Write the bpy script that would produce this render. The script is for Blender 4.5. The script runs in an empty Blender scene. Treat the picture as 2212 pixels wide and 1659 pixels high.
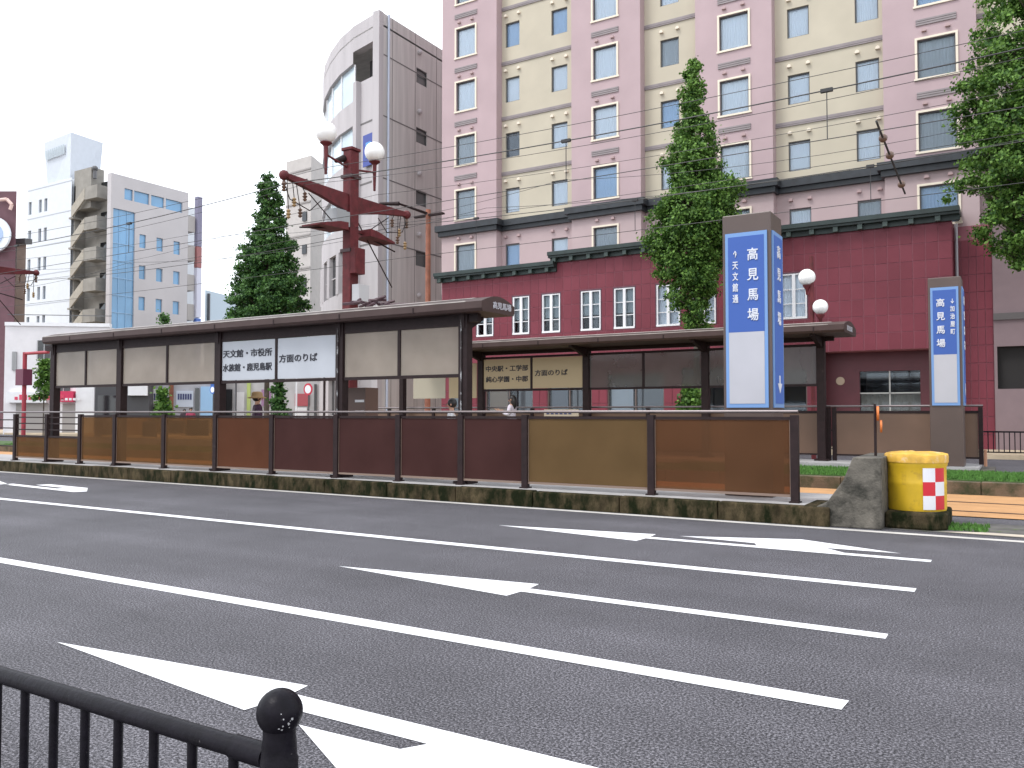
import bpy, math, random
from mathutils import Vector, Matrix
R = math.radians
sc = bpy.context.scene
# ------------------------------------------------------------------ camera, sky, sun, exposure
CAMH = 1.5; YAW = R(31.3); PITCH = R(1.99); F = 1798.0
cd = bpy.data.cameras.new('camera'); cam = bpy.data.objects.new('camera', cd); sc.collection.objects.link(cam)
cd.sensor_width = 36; cd.lens = F / 2212 * 36; cd.clip_start = 0.05; cd.clip_end = 3000
cam.location = (0, 0, CAMH); cam.rotation_euler = (R(90) + PITCH, 0, YAW)
sc.camera = cam
sc.view_settings.view_transform = 'Standard'; sc.view_settings.look = 'None'
sc.view_settings.gamma = 1; sc.view_settings.use_curve_mapping = False
sc.view_settings.exposure = 1.0
SUN_EL = R(58); SUN_AZ = R(215)      # compass style: towards the sun, measured from +Y clockwise
w = bpy.data.worlds.new('World'); sc.world = w; w.use_nodes = True
nt = w.node_tree; nt.nodes.clear()
out = nt.nodes.new('ShaderNodeOutputWorld'); bg = nt.nodes.new('ShaderNodeBackground')
sky = nt.nodes.new('ShaderNodeTexSky'); sky.sky_type = 'NISHITA'; sky.sun_disc = False
sky.sun_elevation = SUN_EL; sky.sun_rotation = SUN_AZ
tc = nt.nodes.new('ShaderNodeTexCoord'); nz = nt.nodes.new('ShaderNodeTexNoise')
nz.inputs['Scale'].default_value = 1.6; nz.inputs['Detail'].default_value = 4
rmp = nt.nodes.new('ShaderNodeValToRGB')
rmp.color_ramp.elements[0].position = .3; rmp.color_ramp.elements[0].color = (8.6, 9.3, 10.2, 1)
rmp.color_ramp.elements[1].position = .7; rmp.color_ramp.elements[1].color = (10.4, 10.4, 10.6, 1)
mx = nt.nodes.new('ShaderNodeMix'); mx.data_type = 'RGBA'; mx.inputs[0].default_value = .93
nt.links.new(tc.outputs['Generated'], nz.inputs['Vector']); nt.links.new(nz.outputs['Fac'], rmp.inputs['Fac'])
nt.links.new(sky.outputs['Color'], mx.inputs[6]); nt.links.new(rmp.outputs['Color'], mx.inputs[7])
nt.links.new(mx.outputs[2], bg.inputs['Color']); bg.inputs['Strength'].default_value = 0.1
nt.links.new(bg.outputs['Background'], out.inputs['Surface'])
sd = bpy.data.lights.new('sun', 'SUN'); sd.energy = 1.1; sd.angle = R(18); sd.color = (1, .97, .93)
sun = bpy.data.objects.new('sun', sd); sc.collection.objects.link(sun)
sdir = Vector((math.sin(SUN_AZ) * math.cos(SUN_EL), math.cos(SUN_AZ) * math.cos(SUN_EL), math.sin(SUN_EL)))
sun.rotation_euler = sdir.to_track_quat('Z', 'Y').to_euler()
random.seed(7)
# ------------------------------------------------------------------ helpers
def ray(x, y):
    a = (x - 1106) / F; b = (829.5 - y) / F
    f = math.cos(PITCH) - b * math.sin(PITCH); u = math.sin(PITCH) + b * math.cos(PITCH)
    return (a * math.cos(YAW) - f * math.sin(YAW), a * math.sin(YAW) + f * math.cos(YAW), u)
def atY(x, y, Y):            # measured point on a plane of known distance
    r = ray(x, y); t = Y / r[1]; return Vector((r[0] * t, Y, CAMH + r[2] * t))
def atX(x, y, X):
    r = ray(x, y); t = X / r[0]; return Vector((X, r[1] * t, CAMH + r[2] * t))
def XatY(x, Y): return atY(x, 892, Y).x

MATS = {}
def mat(name, col, rough=.7, var=.0, vscale=2.0, bump=0.0, bscale=40.0, metal=0.0, spec=.5, dirt=None, stretch=None):
    if name in MATS: return MATS[name]
    m = bpy.data.materials.new(name); m.use_nodes = True; t = m.node_tree; b = t.nodes['Principled BSDF']
    b.inputs['Roughness'].default_value = rough; b.inputs['Metallic'].default_value = metal
    b.inputs['Specular IOR Level'].default_value = spec
    b.inputs['Base Color'].default_value = (*col, 1)
    cur = None
    if var or dirt or bump:
        geo = t.nodes.new('ShaderNodeNewGeometry'); mp = t.nodes.new('ShaderNodeMapping')
        if stretch: mp.inputs['Scale'].default_value = stretch
        t.links.new(geo.outputs['Position'], mp.inputs['Vector'])
    if var:
        n = t.nodes.new('ShaderNodeTexNoise'); n.inputs['Scale'].default_value = vscale; n.inputs['Detail'].default_value = 5
        t.links.new(mp.outputs[0], n.inputs['Vector'])
        r = t.nodes.new('ShaderNodeValToRGB')
        r.color_ramp.elements[0].position = .3; r.color_ramp.elements[1].position = .7
        r.color_ramp.elements[0].color = (*[c * (1 - var) for c in col], 1)
        r.color_ramp.elements[1].color = (*[min(1, c * (1 + var)) for c in col], 1)
        t.links.new(n.outputs['Fac'], r.inputs['Fac']); t.links.new(r.outputs['Color'], b.inputs['Base Color']); cur = r.outputs['Color']
    if dirt:
        dcol, dscale, lo, hi = dirt
        n = t.nodes.new('ShaderNodeTexNoise'); n.inputs['Scale'].default_value = dscale; n.inputs['Detail'].default_value = 7
        n.inputs['Roughness'].default_value = .65
        t.links.new(mp.outputs[0], n.inputs['Vector'])
        mr = t.nodes.new('ShaderNodeMapRange'); mr.inputs[1].default_value = lo; mr.inputs[2].default_value = hi
        t.links.new(n.outputs['Fac'], mr.inputs[0])
        x = t.nodes.new('ShaderNodeMix'); x.data_type = 'RGBA'; t.links.new(mr.outputs[0], x.inputs[0])
        if cur: t.links.new(cur, x.inputs[6])
        else: x.inputs[6].default_value = (*col, 1)
        x.inputs[7].default_value = (*dcol, 1); t.links.new(x.outputs[2], b.inputs['Base Color'])
    if bump:
        n = t.nodes.new('ShaderNodeTexNoise'); n.inputs['Scale'].default_value = bscale; n.inputs['Detail'].default_value = 3
        t.links.new(mp.outputs[0], n.inputs['Vector'])
        bp = t.nodes.new('ShaderNodeBump'); bp.inputs['Strength'].default_value = bump; bp.inputs['Distance'].default_value = .02
        t.links.new(n.outputs['Fac'], bp.inputs['Height']); t.links.new(bp.outputs[0], b.inputs['Normal'])
    MATS[name] = m; return m
def glass(name, tint, refl=.25, rough=.03, body=None, bodyfac=0.0):
    if name in MATS: return MATS[name]
    m = bpy.data.materials.new(name); m.use_nodes = True; t = m.node_tree; t.nodes.clear()
    o = t.nodes.new('ShaderNodeOutputMaterial'); tr = t.nodes.new('ShaderNodeBsdfTransparent'); tr.inputs[0].default_value = (*tint, 1)
    gl = t.nodes.new('ShaderNodeBsdfGlossy'); gl.inputs['Roughness'].default_value = rough; gl.inputs[0].default_value = (.9, .95, 1, 1)
    lw = t.nodes.new('ShaderNodeLayerWeight'); lw.inputs[0].default_value = refl
    mixer = t.nodes.new('ShaderNodeMixShader'); t.links.new(lw.outputs['Fresnel'], mixer.inputs[0])
    first = tr.outputs[0]
    if body:
        df = t.nodes.new('ShaderNodeBsdfDiffuse'); geo = t.nodes.new('ShaderNodeNewGeometry')
        n = t.nodes.new('ShaderNodeTexNoise'); n.inputs['Scale'].default_value = 1.3; n.inputs['Detail'].default_value = 4
        t.links.new(geo.outputs['Position'], n.inputs['Vector'])
        r = t.nodes.new('ShaderNodeValToRGB'); r.color_ramp.elements[0].position = .3; r.color_ramp.elements[1].position = .72
        r.color_ramp.elements[0].color = (*[c * .86 for c in body], 1); r.color_ramp.elements[1].color = (*[c * 1.12 for c in body], 1)
        t.links.new(n.outputs['Fac'], r.inputs[0]); t.links.new(r.outputs[0], df.inputs[0])
        tl = t.nodes.new('ShaderNodeBsdfTranslucent'); t.links.new(r.outputs[0], tl.inputs[0])
        m0 = t.nodes.new('ShaderNodeMixShader'); m0.inputs[0].default_value = .35
        t.links.new(df.outputs[0], m0.inputs[1]); t.links.new(tl.outputs[0], m0.inputs[2])
        m1 = t.nodes.new('ShaderNodeMixShader'); m1.inputs[0].default_value = bodyfac
        t.links.new(tr.outputs[0], m1.inputs[1]); t.links.new(m0.outputs[0], m1.inputs[2]); first = m1.outputs[0]
    t.links.new(first, mixer.inputs[1]); t.links.new(gl.outputs[0], mixer.inputs[2])
    t.links.new(mixer.outputs[0], o.inputs[0]); MATS[name] = m; return m

class MB:
    def __init__(s): s.v = []; s.f = []
    def box(s, x0, x1, y0, y1, z0, z1):
        if x0 > x1: x0, x1 = x1, x0
        if y0 > y1: y0, y1 = y1, y0
        if z0 > z1: z0, z1 = z1, z0
        n = len(s.v)
        s.v += [(x0,y0,z0),(x1,y0,z0),(x1,y1,z0),(x0,y1,z0),(x0,y0,z1),(x1,y0,z1),(x1,y1,z1),(x0,y1,z1)]
        s.f += [tuple(n+i for i in q) for q in ((3,2,1,0),(4,5,6,7),(0,1,5,4),(1,2,6,5),(2,3,7,6),(3,0,4,7))]; return s
    def quad(s, *p):
        n = len(s.v); s.v += [tuple(q) for q in p]; s.f.append(tuple(range(n, n+len(p)))); return s
    def prism(s, poly, a, b, axis='Y'):      # polygon (u,v) counter-clockwise, pushed from a to b on axis
        n = len(s.v); k = len(poly)
        def P(u, v, t): return {'Y': (u, t, v), 'X': (t, u, v), 'Z': (u, v, t)}[axis]
        s.v += [P(u, v, a) for u, v in poly] + [P(u, v, b) for u, v in poly]
        s.f.append(tuple(n+i for i in range(k))); s.f.append(tuple(n+k+i for i in reversed(range(k))))
        for i in range(k):
            j = (i+1) % k; s.f.append((n+i, n+k+i, n+k+j, n+j))
        return s
    def tube(s, p0, p1, r0, r1=None, n=10, cap=True):
        r1 = r0 if r1 is None else r1; p0 = Vector(p0); p1 = Vector(p1); d = (p1-p0).normalized()
        u = d.orthogonal().normalized(); v = d.cross(u); b = len(s.v)
        for p, r in ((p0, r0), (p1, r1)):
            for i in range(n):
                a = 2*math.pi*i/n; s.v.append(tuple(p + (u*math.cos(a)+v*math.sin(a))*r))
        for i in range(n): s.f.append((b+i, b+(i+1)%n, b+n+(i+1)%n, b+n+i))
        if cap: s.f.append(tuple(b+i for i in reversed(range(n)))); s.f.append(tuple(b+n+i for i in range(n)))
        return s
    def path(s, pts, r, n=6):
        for a, b in zip(pts, pts[1:]): s.tube(a, b, r, r, n)
        return s
    def lathe(s, c, prof, n=24):     # prof (r,z)
        b = len(s.v)
        for r, z in prof:
            for i in range(n):
                a = 2*math.pi*i/n; s.v.append((c[0]+r*math.cos(a), c[1]+r*math.sin(a), c[2]+z))
        for k in range(len(prof)-1):
            for i in range(n): s.f.append((b+k*n+i, b+k*n+(i+1)%n, b+(k+1)*n+(i+1)%n, b+(k+1)*n+i))
        s.f.append(tuple(b+i for i in reversed(range(n)))); s.f.append(tuple(b+(len(prof)-1)*n+i for i in range(n))); return s
    def ball(s, c, r, n=20, m=12, sz=1.0, wob=0):
        prof = []
        for k in range(1, m):
            a = -math.pi/2 + math.pi*k/m; prof.append((r*math.cos(a), r*sz*math.sin(a)))
        return s.lathe(c, [(r*.03, -r*sz)] + prof + [(r*.03, r*sz)], n)

def origin(p): return Vector(p.get('_o', (0, 0, 0))) if p else Vector((0, 0, 0))
ORG = {}
def obj(name, mb, m, parent=None, smooth=False, label=None, kind=None, bevel=0, loc=None):
    """geometry is given in world metres; children are stored relative to their thing's base"""
    o0 = ORG.get(parent.name, Vector()) if parent else (Vector(loc) if loc else Vector())
    me = bpy.data.meshes.new(name); me.from_pydata([tuple(Vector(v)-o0) for v in mb.v], [], mb.f); me.update()
    if isinstance(m, (list, tuple)):
        for q in m: me.materials.append(q)
    else: me.materials.append(m)
    if smooth:
        me.shade_smooth(); me.set_sharp_from_angle(angle=R(40))
    o = bpy.data.objects.new(name, me); sc.collection.objects.link(o)
    if parent: o.parent = parent
    elif loc: o.location = loc
    ORG[o.name] = o0
    if label: o['label'] = label
    if kind: o['kind'] = kind
    if bevel:
        bv = o.modifiers.new('bevel', 'BEVEL'); bv.width = bevel; bv.segments = 2; bv.limit_method = 'ANGLE'
    return o
def thing(name, label, cat, loc=(0, 0, 0), group=None):
    o = bpy.data.objects.new(name, None); sc.collection.objects.link(o); o.location = loc; o.empty_display_size = .3
    o['label'] = label; o['category'] = cat
    if group: o['group'] = group
    ORG[o.name] = Vector(loc); return o
def tag(o, label, cat, group=None):
    o['label'] = label; o['category'] = cat
    if group: o['group'] = group
    return o
def share(name, src, parent, loc=(0,0,0), label=None):   # another object on the same mesh
    o = bpy.data.objects.new(name, src.data); sc.collection.objects.link(o); o.parent = parent; o.location = loc
    ORG[o.name] = ORG.get(parent.name, Vector()) + Vector(loc)
    if label: o['label'] = label
    return o
def copy_tree(o, parent=None):
    c = o.copy(); sc.collection.objects.link(c); c.parent = parent; ORG[c.name] = ORG.get(o.name, Vector())
    for ch in list(o.children): copy_tree(ch, c)
    return c
def text(body, size, loc, m, parent, face='-Y', w=None, h=None, bold=.022, name='lettering', line=1.0, stand=.004):
    cu = bpy.data.curves.new('t', 'FONT'); cu.body = body; cu.size = size; cu.align_x = 'CENTER'; cu.align_y = 'CENTER'
    cu.extrude = .002; cu.bevel_depth = size*bold; cu.bevel_resolution = 0; cu.space_line = line; cu.resolution_u = 3
    t = bpy.data.objects.new('t', cu); sc.collection.objects.link(t)
    dg = bpy.context.evaluated_depsgraph_get(); me = bpy.data.meshes.new_from_object(t.evaluated_get(dg))
    bpy.data.objects.remove(t)
    xs = [v.co.x for v in me.vertices]; ys = [v.co.y for v in me.vertices]
    cx = (min(xs)+max(xs))/2; cy = (min(ys)+max(ys))/2
    sx = w/(max(xs)-min(xs)) if w else 1; sy = h/(max(ys)-min(ys)) if h else 1
    if w and not h: sy = sx
    if h and not w: sx = sy
    rot = {'-Y': Matrix.Rotation(R(90), 3, 'X'), '+X': Matrix.Rotation(R(90), 3, 'Z') @ Matrix.Rotation(R(90), 3, 'X')}[face]
    o0 = ORG.get(parent.name, Vector()); L = Vector(loc)
    for v in me.vertices:
        v.co = rot @ Vector(((v.co.x-cx)*sx, (v.co.y-cy)*sy, v.co.z)) + L - o0
    me.materials.clear(); me.materials.append(m); me.name = name
    o = bpy.data.objects.new(name, me); sc.collection.objects.link(o); o.parent = parent; ORG[o.name] = o0; return o
def wall_holes(mb, u0, u1, z0, z1, p, holes, depth, axis='Y', sgn=1):
    """sheet in the plane axis=p with rectangular openings and their reveals (depth away from the viewer)"""
    us = sorted({u0, u1, *[min(max(h[i], u0), u1) for h in holes for i in (0, 1)]})
    zs = sorted({z0, z1, *[min(max(h[i], z0), z1) for h in holes for i in (2, 3)]})
    def P(u, z, d=0): return (u, p+d*sgn, z) if axis == 'Y' else (p+d*sgn, u, z)
    for a, b in zip(us, us[1:]):
        for c, d in zip(zs, zs[1:]):
            if any(h[0] <= a+1e-6 and b-1e-6 <= h[1] and h[2] <= c+1e-6 and d-1e-6 <= h[3] for h in holes): continue
            mb.quad(P(a, c), P(b, c), P(b, d), P(a, d))
    for a, b, c, d in holes:
        for (ua, za), (ub, zb) in (((a,c),(b,c)), ((b,c),(b,d)), ((b,d),(a,d)), ((a,d),(a,c))):
            mb.quad(P(ua, za), P(ub, zb), P(ub, zb, depth), P(ua, za, depth))
    return mb

# ------------------------------------------------------------------ materials
def asphalt_mat():
    m = bpy.data.materials.new('asphalt'); m.use_nodes = True; t = m.node_tree; b = t.nodes['Principled BSDF']
    geo = t.nodes.new('ShaderNodeNewGeometry')
    def noise(s, d=3, rough=.5):
        n = t.nodes.new('ShaderNodeTexNoise'); n.inputs['Scale'].default_value = s; n.inputs['Detail'].default_value = d
        n.inputs['Roughness'].default_value = rough; t.links.new(geo.outputs['Position'], n.inputs['Vector']); return n
    n1 = noise(74, 3, .85); n2 = noise(.7, 5); n3 = noise(5, 4)
    r = t.nodes.new('ShaderNodeValToRGB'); e = r.color_ramp.elements
    e[0].position = .40; e[0].color = (.010, .009, .012, 1); e[1].position = .61; e[1].color = (.25, .24, .265, 1)
    k = r.color_ramp.elements.new(.5); k.color = (.067, .064, .074, 1)
    t.links.new(n1.outputs['Fac'], r.inputs[0])
    mr = t.nodes.new('ShaderNodeMapRange'); mr.inputs[1].default_value = .3; mr.inputs[2].default_value = .7
    mr.inputs[3].default_value = .66; mr.inputs[4].default_value = .94; t.links.new(n2.outputs['Fac'], mr.inputs[0])
    mr2 = t.nodes.new('ShaderNodeMapRange'); mr2.inputs[1].default_value = .3; mr2.inputs[2].default_value = .7
    mr2.inputs[3].default_value = .93; mr2.inputs[4].default_value = 1.07; t.links.new(n3.outputs['Fac'], mr2.inputs[0])
    mu0 = t.nodes.new('ShaderNodeMath'); mu0.operation = 'MULTIPLY'; t.links.new(mr.outputs[0], mu0.inputs[0]); t.links.new(mr2.outputs[0], mu0.inputs[1])
    mp = t.nodes.new('ShaderNodeMapping'); mp.inputs['Scale'].default_value = (.07, 1.5, 1); t.links.new(geo.outputs['Position'], mp.inputs['Vector'])
    n4 = t.nodes.new('ShaderNodeTexNoise'); n4.inputs['Scale'].default_value = 1; n4.inputs['Detail'].default_value = 3; t.links.new(mp.outputs[0], n4.inputs['Vector'])
    mr4 = t.nodes.new('ShaderNodeMapRange'); mr4.inputs[1].default_value = .3; mr4.inputs[2].default_value = .7; mr4.inputs[3].default_value = .88; mr4.inputs[4].default_value = 1.12; t.links.new(n4.outputs['Fac'], mr4.inputs[0])
    mu = t.nodes.new('ShaderNodeMath'); mu.operation = 'MULTIPLY'; t.links.new(mu0.outputs[0], mu.inputs[0]); t.links.new(mr4.outputs[0], mu.inputs[1])
    vm = t.nodes.new('ShaderNodeVectorMath'); vm.operation = 'SCALE'; t.links.new(r.outputs[0], vm.inputs[0]); t.links.new(mu.outputs[0], vm.inputs['Scale'])
    t.links.new(vm.outputs[0], b.inputs['Base Color']); b.inputs['Roughness'].default_value = .78; b.inputs['Specular IOR Level'].default_value = .35
    bp = t.nodes.new('ShaderNodeBump'); bp.inputs['Strength'].default_value = .35; bp.inputs['Distance'].default_value = .006
    t.links.new(n1.outputs['Fac'], bp.inputs['Height']); t.links.new(bp.outputs[0], b.inputs['Normal'])
    return m
M_ASPH = asphalt_mat()
M_PAINT = mat('road_paint', (.74, .74, .76), .6, var=.06, vscale=6, bump=.25, bscale=90, dirt=((.33, .33, .34), 22, .58, .8))
M_WORN = mat('worn_paint', (.62, .6, .55), .7, var=.15, vscale=5, dirt=((.16, .15, .14), 9, .5, .72))
M_CONC = mat('mossy_concrete', (.06, .046, .026), .9, var=.5, vscale=5, bump=.8, bscale=30, dirt=((.009, .012, .004), 3.4, .42, .60), stretch=(1.6, 1, .7), spec=.1)
M_CONC2 = mat('weathered_concrete', (.12, .108, .09), .9, var=.3, vscale=5, bump=.5, bscale=35, dirt=((.014, .014, .010), 3.4, .42, .66))
M_SLAB = mat('platform_paving', (.34, .33, .33), .8, var=.12, vscale=3, bump=.2, bscale=50)
M_BROWN = mat('dark_brown_steel', (.022, .0125, .013), .55, spec=.2, var=.2, vscale=8, dirt=((.06, .045, .04), 7, .64, .8))
M_FASC = mat('roof_brown', (.062, .039, .036), .5, var=.12, vscale=3, spec=.25)
M_ROOFTOP = mat('roof_top', (.4, .37, .34), .5, var=.3, vscale=3)
M_ALU = mat('aluminium_rail', (.2, .17, .17), .35, metal=.7)
M_PFR = mat('panel_clips', (.2, .14, .11), .45)
M_RED = mat('rust_red_paint', (.115, .022, .026), .6, spec=.25, var=.22, vscale=4, dirt=((.06, .02, .02), 5, .5, .75))
M_BLACK = mat('black_paint', (.006, .005, .008), .42, spec=.12, var=.3, vscale=30, bump=.1, bscale=60, dirt=((.12, .11, .11), 55, .68, .74))
M_PINK = mat('pink_wall_tile', (.43, .32, .335), .75, var=.05, vscale=.8, bump=.1, bscale=20)
M_PINK2 = mat('pink_wall_lower', (.44, .34, .345), .75, var=.05, vscale=.8, bump=.1, bscale=20)
M_CREAM = mat('cream_wall', (.49, .44, .345), .75, var=.06, vscale=.7, bump=.1, bscale=20)
M_FRAMEC = mat('cream_trim', (.75, .67, .55), .6)
M_STRIP = mat('grey_band', (.27, .235, .24), .7, var=.1)
M_GREEN = mat('dark_green_cornice', (.018, .032, .03), .5, var=.3, vscale=3)
M_DKBAND = mat('charcoal_cornice', (.022, .026, .032), .5, var=.3, vscale=3)
M_TILE = mat('red_tile', (.175, .032, .048), .5, var=.08, vscale=.8, spec=.3)
M_TILE2 = mat('red_tile_dark', (.165, .030, .045), .5, var=.08, vscale=.8, spec=.3)  # slightly darker tile tone, mixed at random and used on the return
M_TILE3 = mat('red_tile_pale', (.185, .036, .053), .5, var=.08, vscale=.8, spec=.3)
M_GROUT = mat('tile_joint', (.27, .095, .12), .8)
M_ALUD = mat('window_aluminium', (.1, .1, .105), .4, metal=.3)
M_WHITE = mat('white_paint', (.78, .78, .8), .5, var=.04)
M_GLASS = glass('window_glass', (.93, .96, .98), .25)
M_DGLASS = mat('dark_glass', (.015, .017, .02), .05, spec=.8)
M_BGLASS = mat('blue_glass', (.13, .30, .5), .1, var=.2, vscale=.25, spec=.8)
CURT = [mat('curtain_white', (.8, .82, .86), .8), mat('curtain_reflection_blue', (.42, .55, .72), .8), mat('curtain_grey', (.42, .44, .46), .8), mat('curtain_dark', (.17, .18, .2), .8)]  # the blue curtain has the panes' blue reflection put into its colour
M_BLUE = mat('sign_blue', (.045, .105, .36), .45, spec=.3)
M_LBLUE = mat('sign_light_blue', (.16, .29, .55), .45, spec=.3)
M_SGREY = mat('sign_grey', (.42, .42, .46), .4, var=.04)
M_SWHITE = mat('sign_white', (.42, .44, .48), .4, var=.04)
M_LETW = mat('letter_white', (.62, .64, .7), .5)
M_LETK = mat('letter_black', (.02, .02, .03), .5)
M_GRASS = mat('grass', (.075, .19, .03), .9, var=.35, vscale=8, bump=.8, bscale=60)
M_ORANGE = mat('orange_paving', (.44, .235, .10), .85, var=.12, vscale=2.5, bump=.3, bscale=60)
M_RAIL = mat('rail_steel', (.13, .09, .07), .4, metal=.5)
M_LAMP = bpy.data.materials.new('milk_glass_globe'); M_LAMP.use_nodes = True
_b = M_LAMP.node_tree.nodes['Principled BSDF']; _b.inputs['Base Color'].default_value = (.93, .92, .91, 1); _b.inputs['Roughness'].default_value = .25
_b.inputs['Subsurface Weight'].default_value = .3; _b.inputs['Subsurface Radius'].default_value = (.1, .1, .1)
M_SKIN = mat('skin', (.5, .29, .2), .6)
M_HAIR = mat('black_hair', (.012, .01, .01), .45)

# ------------------------------------------------------------------ ground
def struct(name, mb, m, **k): return obj(name, mb, m, kind='structure', **k)
g = MB().quad((-900, -300, -.08), (900, -300, -.08), (900, 1200, -.08), (-900, 1200, -.08)); struct('ground', g, mat('city_ground', (.16, .155, .15), .9, var=.2, vscale=.3))
r_ = MB().quad((-300, 1.0, 0), (120, 1.0, 0), (120, 13.7, 0), (-300, 13.7, 0)); struct('road', r_, M_ASPH)
r_ = MB().quad((-300, 20.6, 0), (120, 20.6, 0), (120, 31.2, 0), (-300, 31.2, 0)); struct('far_road', r_, M_ASPH)
sw = MB().box(-300, 120, -6, 1.0, -.06, .12); struct('near_pavement', sw, M_SLAB)
M_FARPAVE = mat('far_paving', (.42, .34, .24), .85, var=.15, vscale=2)
sw = MB().box(-300, 120, 31.2, 60, -.06, .12); struct('far_pavement', sw, M_FARPAVE)
r_ = MB().quad((-300, 13.7, .012), (120, 13.7, .012), (120, 17.3, .012), (-300, 17.3, .012)); struct('tram_track_bed', r_, M_ORANGE)
for y in (14.35, 15.79):
    o = struct('tram_rail', MB().box(-300, 120, y-.03, y+.03, .006, .022), M_RAIL)
    o = struct('rail_groove', MB().box(-300, 120, y+.035, y+.075, .004, .0165), mat('groove', (.05, .035, .03), .8))
for k in range(26):   # joints of the orange slabs
    pass
gr = MB().box(-300, 120, 17.55, 19.9, -.05, .262); struct('grass_bed', gr, mat('soil', (.05, .1, .02), .95))
# kerb of the grass bed, stone by stone
kb = thing('grass_bed_kerb', 'long brown concrete kerb along the green grass strip between the tracks', 'kerb', (0, 17.3, 0))
x = 6.0; kst = MB().box(-.595, .595, 0, .22, -.05, .25); first = None
M_KERB2 = mat('brown_kerb', (.12, .085, .055), .9, var=.3, vscale=2, dirt=((.03, .035, .012), 3, .45, .65), bump=.4, bscale=30)
first = obj('kerb_stone', kst, M_KERB2, None, bevel=.012); first.parent = kb; first.location = (x, 0, 0)
for k in range(1, 40):
    c = share('kerb_stone', first, kb, (x-1.2*k, random.uniform(-.006, .006), random.uniform(-.006, .006)))
    b_ = c.modifiers.new('bevel', 'BEVEL'); b_.width = .012
obj('kerb_run', MB().box(-300, 6-1.2*40+.6, 17.3, 17.52, -.05, .25), M_KERB2, kb); obj('kerb_run', MB().box(6.6, 120, 17.3, 17.52, -.05, .25), M_KERB2, kb)
# grass blades
def blades(name, x0, x1, y0, y1, z, n, h, m, seed=1):
    rnd = random.Random(seed); mb = MB()
    for i in range(n):
        X = rnd.uniform(x0, x1); Y = rnd.uniform(y0, y1); a = rnd.uniform(0, 6.28); w_ = rnd.uniform(.008, .018); hh = h*rnd.uniform(.5, 1.2)
        dx, dy = math.cos(a)*w_, math.sin(a)*w_; lx, ly = rnd.uniform(-.03, .03), rnd.uniform(-.03, .03)
        mb.quad((X-dx, Y-dy, z), (X+dx, Y+dy, z), (X+lx, Y+ly, z+hh))
    return obj(name, mb, m, kind='stuff')
o = blades('grass', -7, 5, 17.56, 19.85, .26, 26000, .07, M_GRASS); o['label'] = 'short bright green grass on the strip beyond the orange track'
o = blades('grass', -34, -22, 17.56, 19.85, .26, 8000, .07, M_GRASS, 3); o['label'] = 'short green grass on the strip at the far left end'
o = blades('weeds', -.8, -.35, 12.0, 12.7, .0, 420, .06, M_GRASS, 5); o['label'] = 'low weeds growing at the foot of the concrete island nose'
struct('verge', MB().quad((-1.6, 11.75, .004), (3, 11.75, .004), (3, 13.0, .004), (-1.6, 13.0, .004)), mat('verge_dirt', (.09, .085, .08), .95, var=.4, vscale=5, dirt=((.07, .1, .03), 6, .56, .68)))
# road paint
def paint(name, pts, m=M_PAINT, z=.004):
    o = MB().quad(*[(a, b, z) for a, b in pts]); return struct(name, o, m)
paint('edge_line', [(-120, 11.24), (40, 11.36), (40, 11.51), (-120, 11.39)], mat('edge_paint', (.5, .48, .45), .7, var=.15, vscale=3, dirt=((.25, .23, .2), 6, .55, .75)))
paint('lane_line', [(-120, 7.75), (-.77, 7.75), (-.77, 7.91), (-120, 7.91)])
paint('lane_line', [(-120, 4.5), (-.79, 4.5), (-.78, 4.66), (-120, 4.66)])
def arrow(tip, yc, name='lane_arrow', xe=-.78, hw=.27, back=2.1, sw=.06):
    mb = MB()
    mb.quad((tip, yc, .004), (tip+back, yc-hw, .004), (tip+back+.02, yc-sw, .004), (tip+back+.02, yc+sw, .004), (tip+back, yc+hw, .004))
    mb.quad((tip+back+.02, yc-sw, .004), (xe, yc-sw, .004), (xe, yc+sw, .004), (tip+back+.02, yc+sw, .004))
    return mb
m1 = arrow(-5.95, 9.44, hw=.31, sw=.07)
m1.quad((-3.55, 9.76, .004), (-2.62, 9.68, .004), (-2.55, 9.512, .004), (-1.62, 9.512, .004), (-1.85, 9.74, .004), (-1.1, 9.78, .004), (-2.22, 10.25, .004))
struct('lane_arrow', m1, M_PAINT)
struct('lane_arrow', arrow(-5.71, 6.12, hw=.27, sw=.07), M_PAINT)
m3 = arrow(-5.4, 3.15, hw=.22, back=2.04, sw=.085)
m3.quad((-2.98, 2.93, .004), (-2.1, 2.45, .004), (-1.0, 2.9, .004), (-1.4, 3.064, .004), (-2.31, 3.064, .004), (-2.38, 2.955, .004))
struct('lane_arrow', m3, M_PAINT)
m4 = MB().quad((-22, 9.5, .004), (-19, 9.2, .004), (-18, 9.45, .004), (-19.5, 9.95, .004))
m4.quad((-18.3, 9.42, .004), (-15.3, 9.2, .004), (-15.2, 9.4, .004), (-15.9, 9.85, .004), (-17.4, 9.95, .004), (-17.5, 9.7, .004), (-16.2, 9.6, .004), (-16.3, 9.45, .004), (-18.2, 9.62, .004))
struct('lane_arrow', m4, M_PAINT)
paint('pale_strip', [(-.9, 11.8), (8, 11.62), (8, 12.1), (-.4, 12.0)], mat('pale_conc', (.5, .44, .36), .8, var=.15), .008)

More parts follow.
